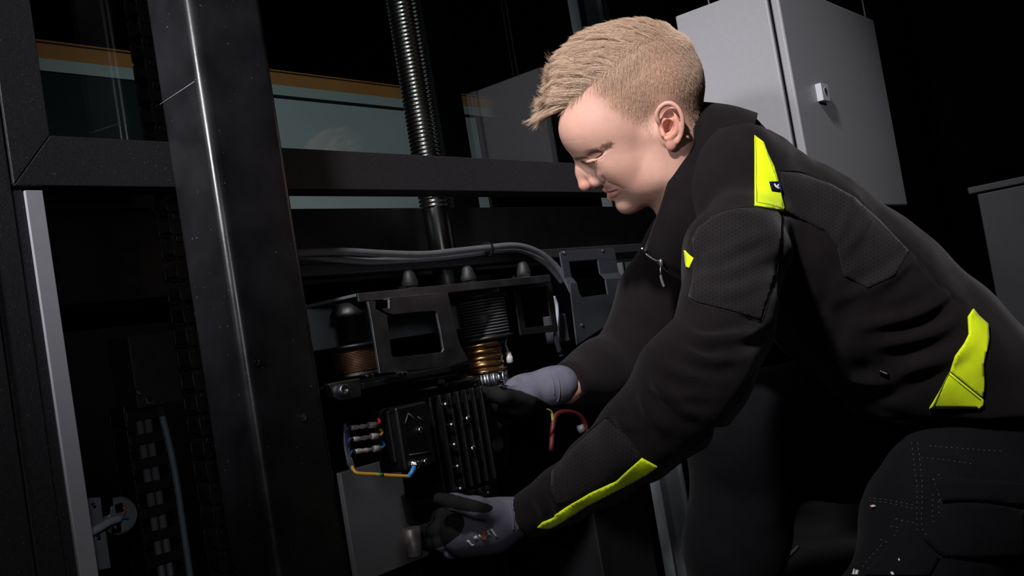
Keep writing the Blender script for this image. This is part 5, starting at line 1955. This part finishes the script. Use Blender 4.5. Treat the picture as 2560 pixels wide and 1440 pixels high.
# near hand: wrist at lower right, palm under the motor, thumb over its front
palm = [qc(1262, 1300, 1.232, 52), qc(1205, 1312, 1.235, 54), qc(1160, 1322, 1.245, 50)]
palm2 = [qc(1240, 1335, 1.24, 30), qc(1160, 1352, 1.25, 28)]
fing = [
    [qc(1165, 1292, 1.255, 24), qc(1112, 1292, 1.285, 23), qc(1082, 1290, 1.335, 20), qc(1080, 1286, 1.365, 17)],
    [qc(1158, 1318, 1.25, 24), qc(1098, 1326, 1.275, 23), qc(1060, 1326, 1.325, 20), qc(1056, 1322, 1.36, 17)],
    [qc(1160, 1342, 1.25, 23), qc(1105, 1356, 1.27, 22), qc(1068, 1358, 1.315, 19), qc(1062, 1354, 1.345, 16)],
    [qc(1172, 1362, 1.25, 20), qc(1128, 1378, 1.27, 19), qc(1098, 1382, 1.305, 17), qc(1092, 1380, 1.33, 14)],
]
thumb = [qc(1248, 1285, 1.215, 33), qc(1190, 1268, 1.195, 24), qc(1140, 1257, 1.195, 20), qc(1098, 1247, 1.205, 16)]
cuff = [qc(1262, 1300, 1.232, 50), qc(1298, 1290, 1.228, 40), qc(1316, 1286, 1.226, 40)]


def coat_near(px, c):
    line = np.array([(1330, 1262), (1236, 1272), (1200, 1278), (1165, 1290), (1160, 1330), (1120, 1372), (1080, 1420)])
    th = in_poly(px, [(1060, 1225), (1120, 1232), (1210, 1256), (1236, 1268), (1222, 1282), (1178, 1281), (1150, 1276), (1080, 1262)])
    fgd = in_poly(px, [(1030, 1270), (1140, 1278), (1158, 1290), (1162, 1312), (1150, 1338), (1110, 1366), (1050, 1385), (1030, 1380)])
    return th | fgd | (c[:, 2] > 1.268)


gl, GB = glove('glove', palm+palm2, fing, thumb, cuff, coat_near, 'grey and black glove gripping the motor from below')
# back-of-hand print: block letters, a small figure and brackets
for q, m in (([(1166, 1352), (1172, 1349), (1180, 1360), (1186, 1362), (1178, 1368)], SIGNWHITE), ([(1184, 1342), (1192, 1338), (1196, 1347), (1188, 1351)], SIGNWHITE),
             ([(1196, 1337), (1200, 1335), (1204, 1344), (1200, 1346)], SIGNWHITE), ([(1203, 1330), (1212, 1326), (1220, 1338), (1218, 1350), (1206, 1352), (1202, 1342)], PRINT),
             ([(1216, 1327), (1221, 1325), (1227, 1337), (1222, 1339)], SIGNWHITE), ([(1223, 1323), (1230, 1321), (1243, 1341), (1240, 1343), (1228, 1327), (1225, 1328)], SIGNWHITE)):
    if all(hit(GB, *p) is not None for p in q):
        patch('glove_print', q, m, gl, GB, step=4, lift=0.0006, thick=0.0004)
thread('cuff_rib', [[(1272, 1252), (1282, 1290), (1284, 1330)], [(1285, 1250), (1294, 1290), (1296, 1328)], [(1298, 1250), (1306, 1285), (1307, 1324)]], KNIT, gl, GB, r=0.0012, lift=0.0002)

# far hand: reaching behind the motor, black thumb along its top
palm = [qc(1372, 968, 1.485, 46), qc(1310, 988, 1.475, 44), qc(1265, 1003, 1.475, 40)]
fing = [
    [qc(1268, 985, 1.485, 20), qc(1215, 990, 1.50, 19), qc(1180, 1000, 1.505, 17), qc(1166, 1006, 1.505, 14)],
    [qc(1268, 1005, 1.485, 21), qc(1212, 1020, 1.505, 20), qc(1176, 1038, 1.51, 17), qc(1164, 1046, 1.51, 14)],
    [qc(1272, 1022, 1.485, 20), qc(1222, 1046, 1.505, 19), qc(1192, 1066, 1.51, 16), qc(1182, 1074, 1.51, 13)],
    [qc(1285, 1036, 1.48, 17), qc(1246, 1064, 1.495, 16), qc(1222, 1082, 1.50, 14), qc(1214, 1088, 1.50, 12)],
]
thumb = [qc(1318, 992, 1.455, 28), qc(1256, 988, 1.43, 22), qc(1195, 985, 1.415, 18), qc(1150, 983, 1.41, 12)]
cuff = [qc(1372, 968, 1.485, 44), qc(1395, 962, 1.49, 42), qc(1404, 960, 1.492, 43)]


def coat_far(px, c):
    up_ = np.interp(px[:, 0], [1130, 1200, 1262, 1300, 1340, 1370, 1420], [940, 950, 968, 977, 992, 1010, 1040])
    return px[:, 1] > up_


gl2, GB2 = glove('glove', palm, fing, thumb, cuff, coat_far, 'grey and black glove resting behind the top of the motor')
thread('cuff_rib', [[(1384, 926), (1396, 950), (1399, 985), (1392, 1008)], [(1372, 930), (1383, 955), (1386, 990)]], KNIT, gl2, GB2, r=0.0012, lift=0.0002)
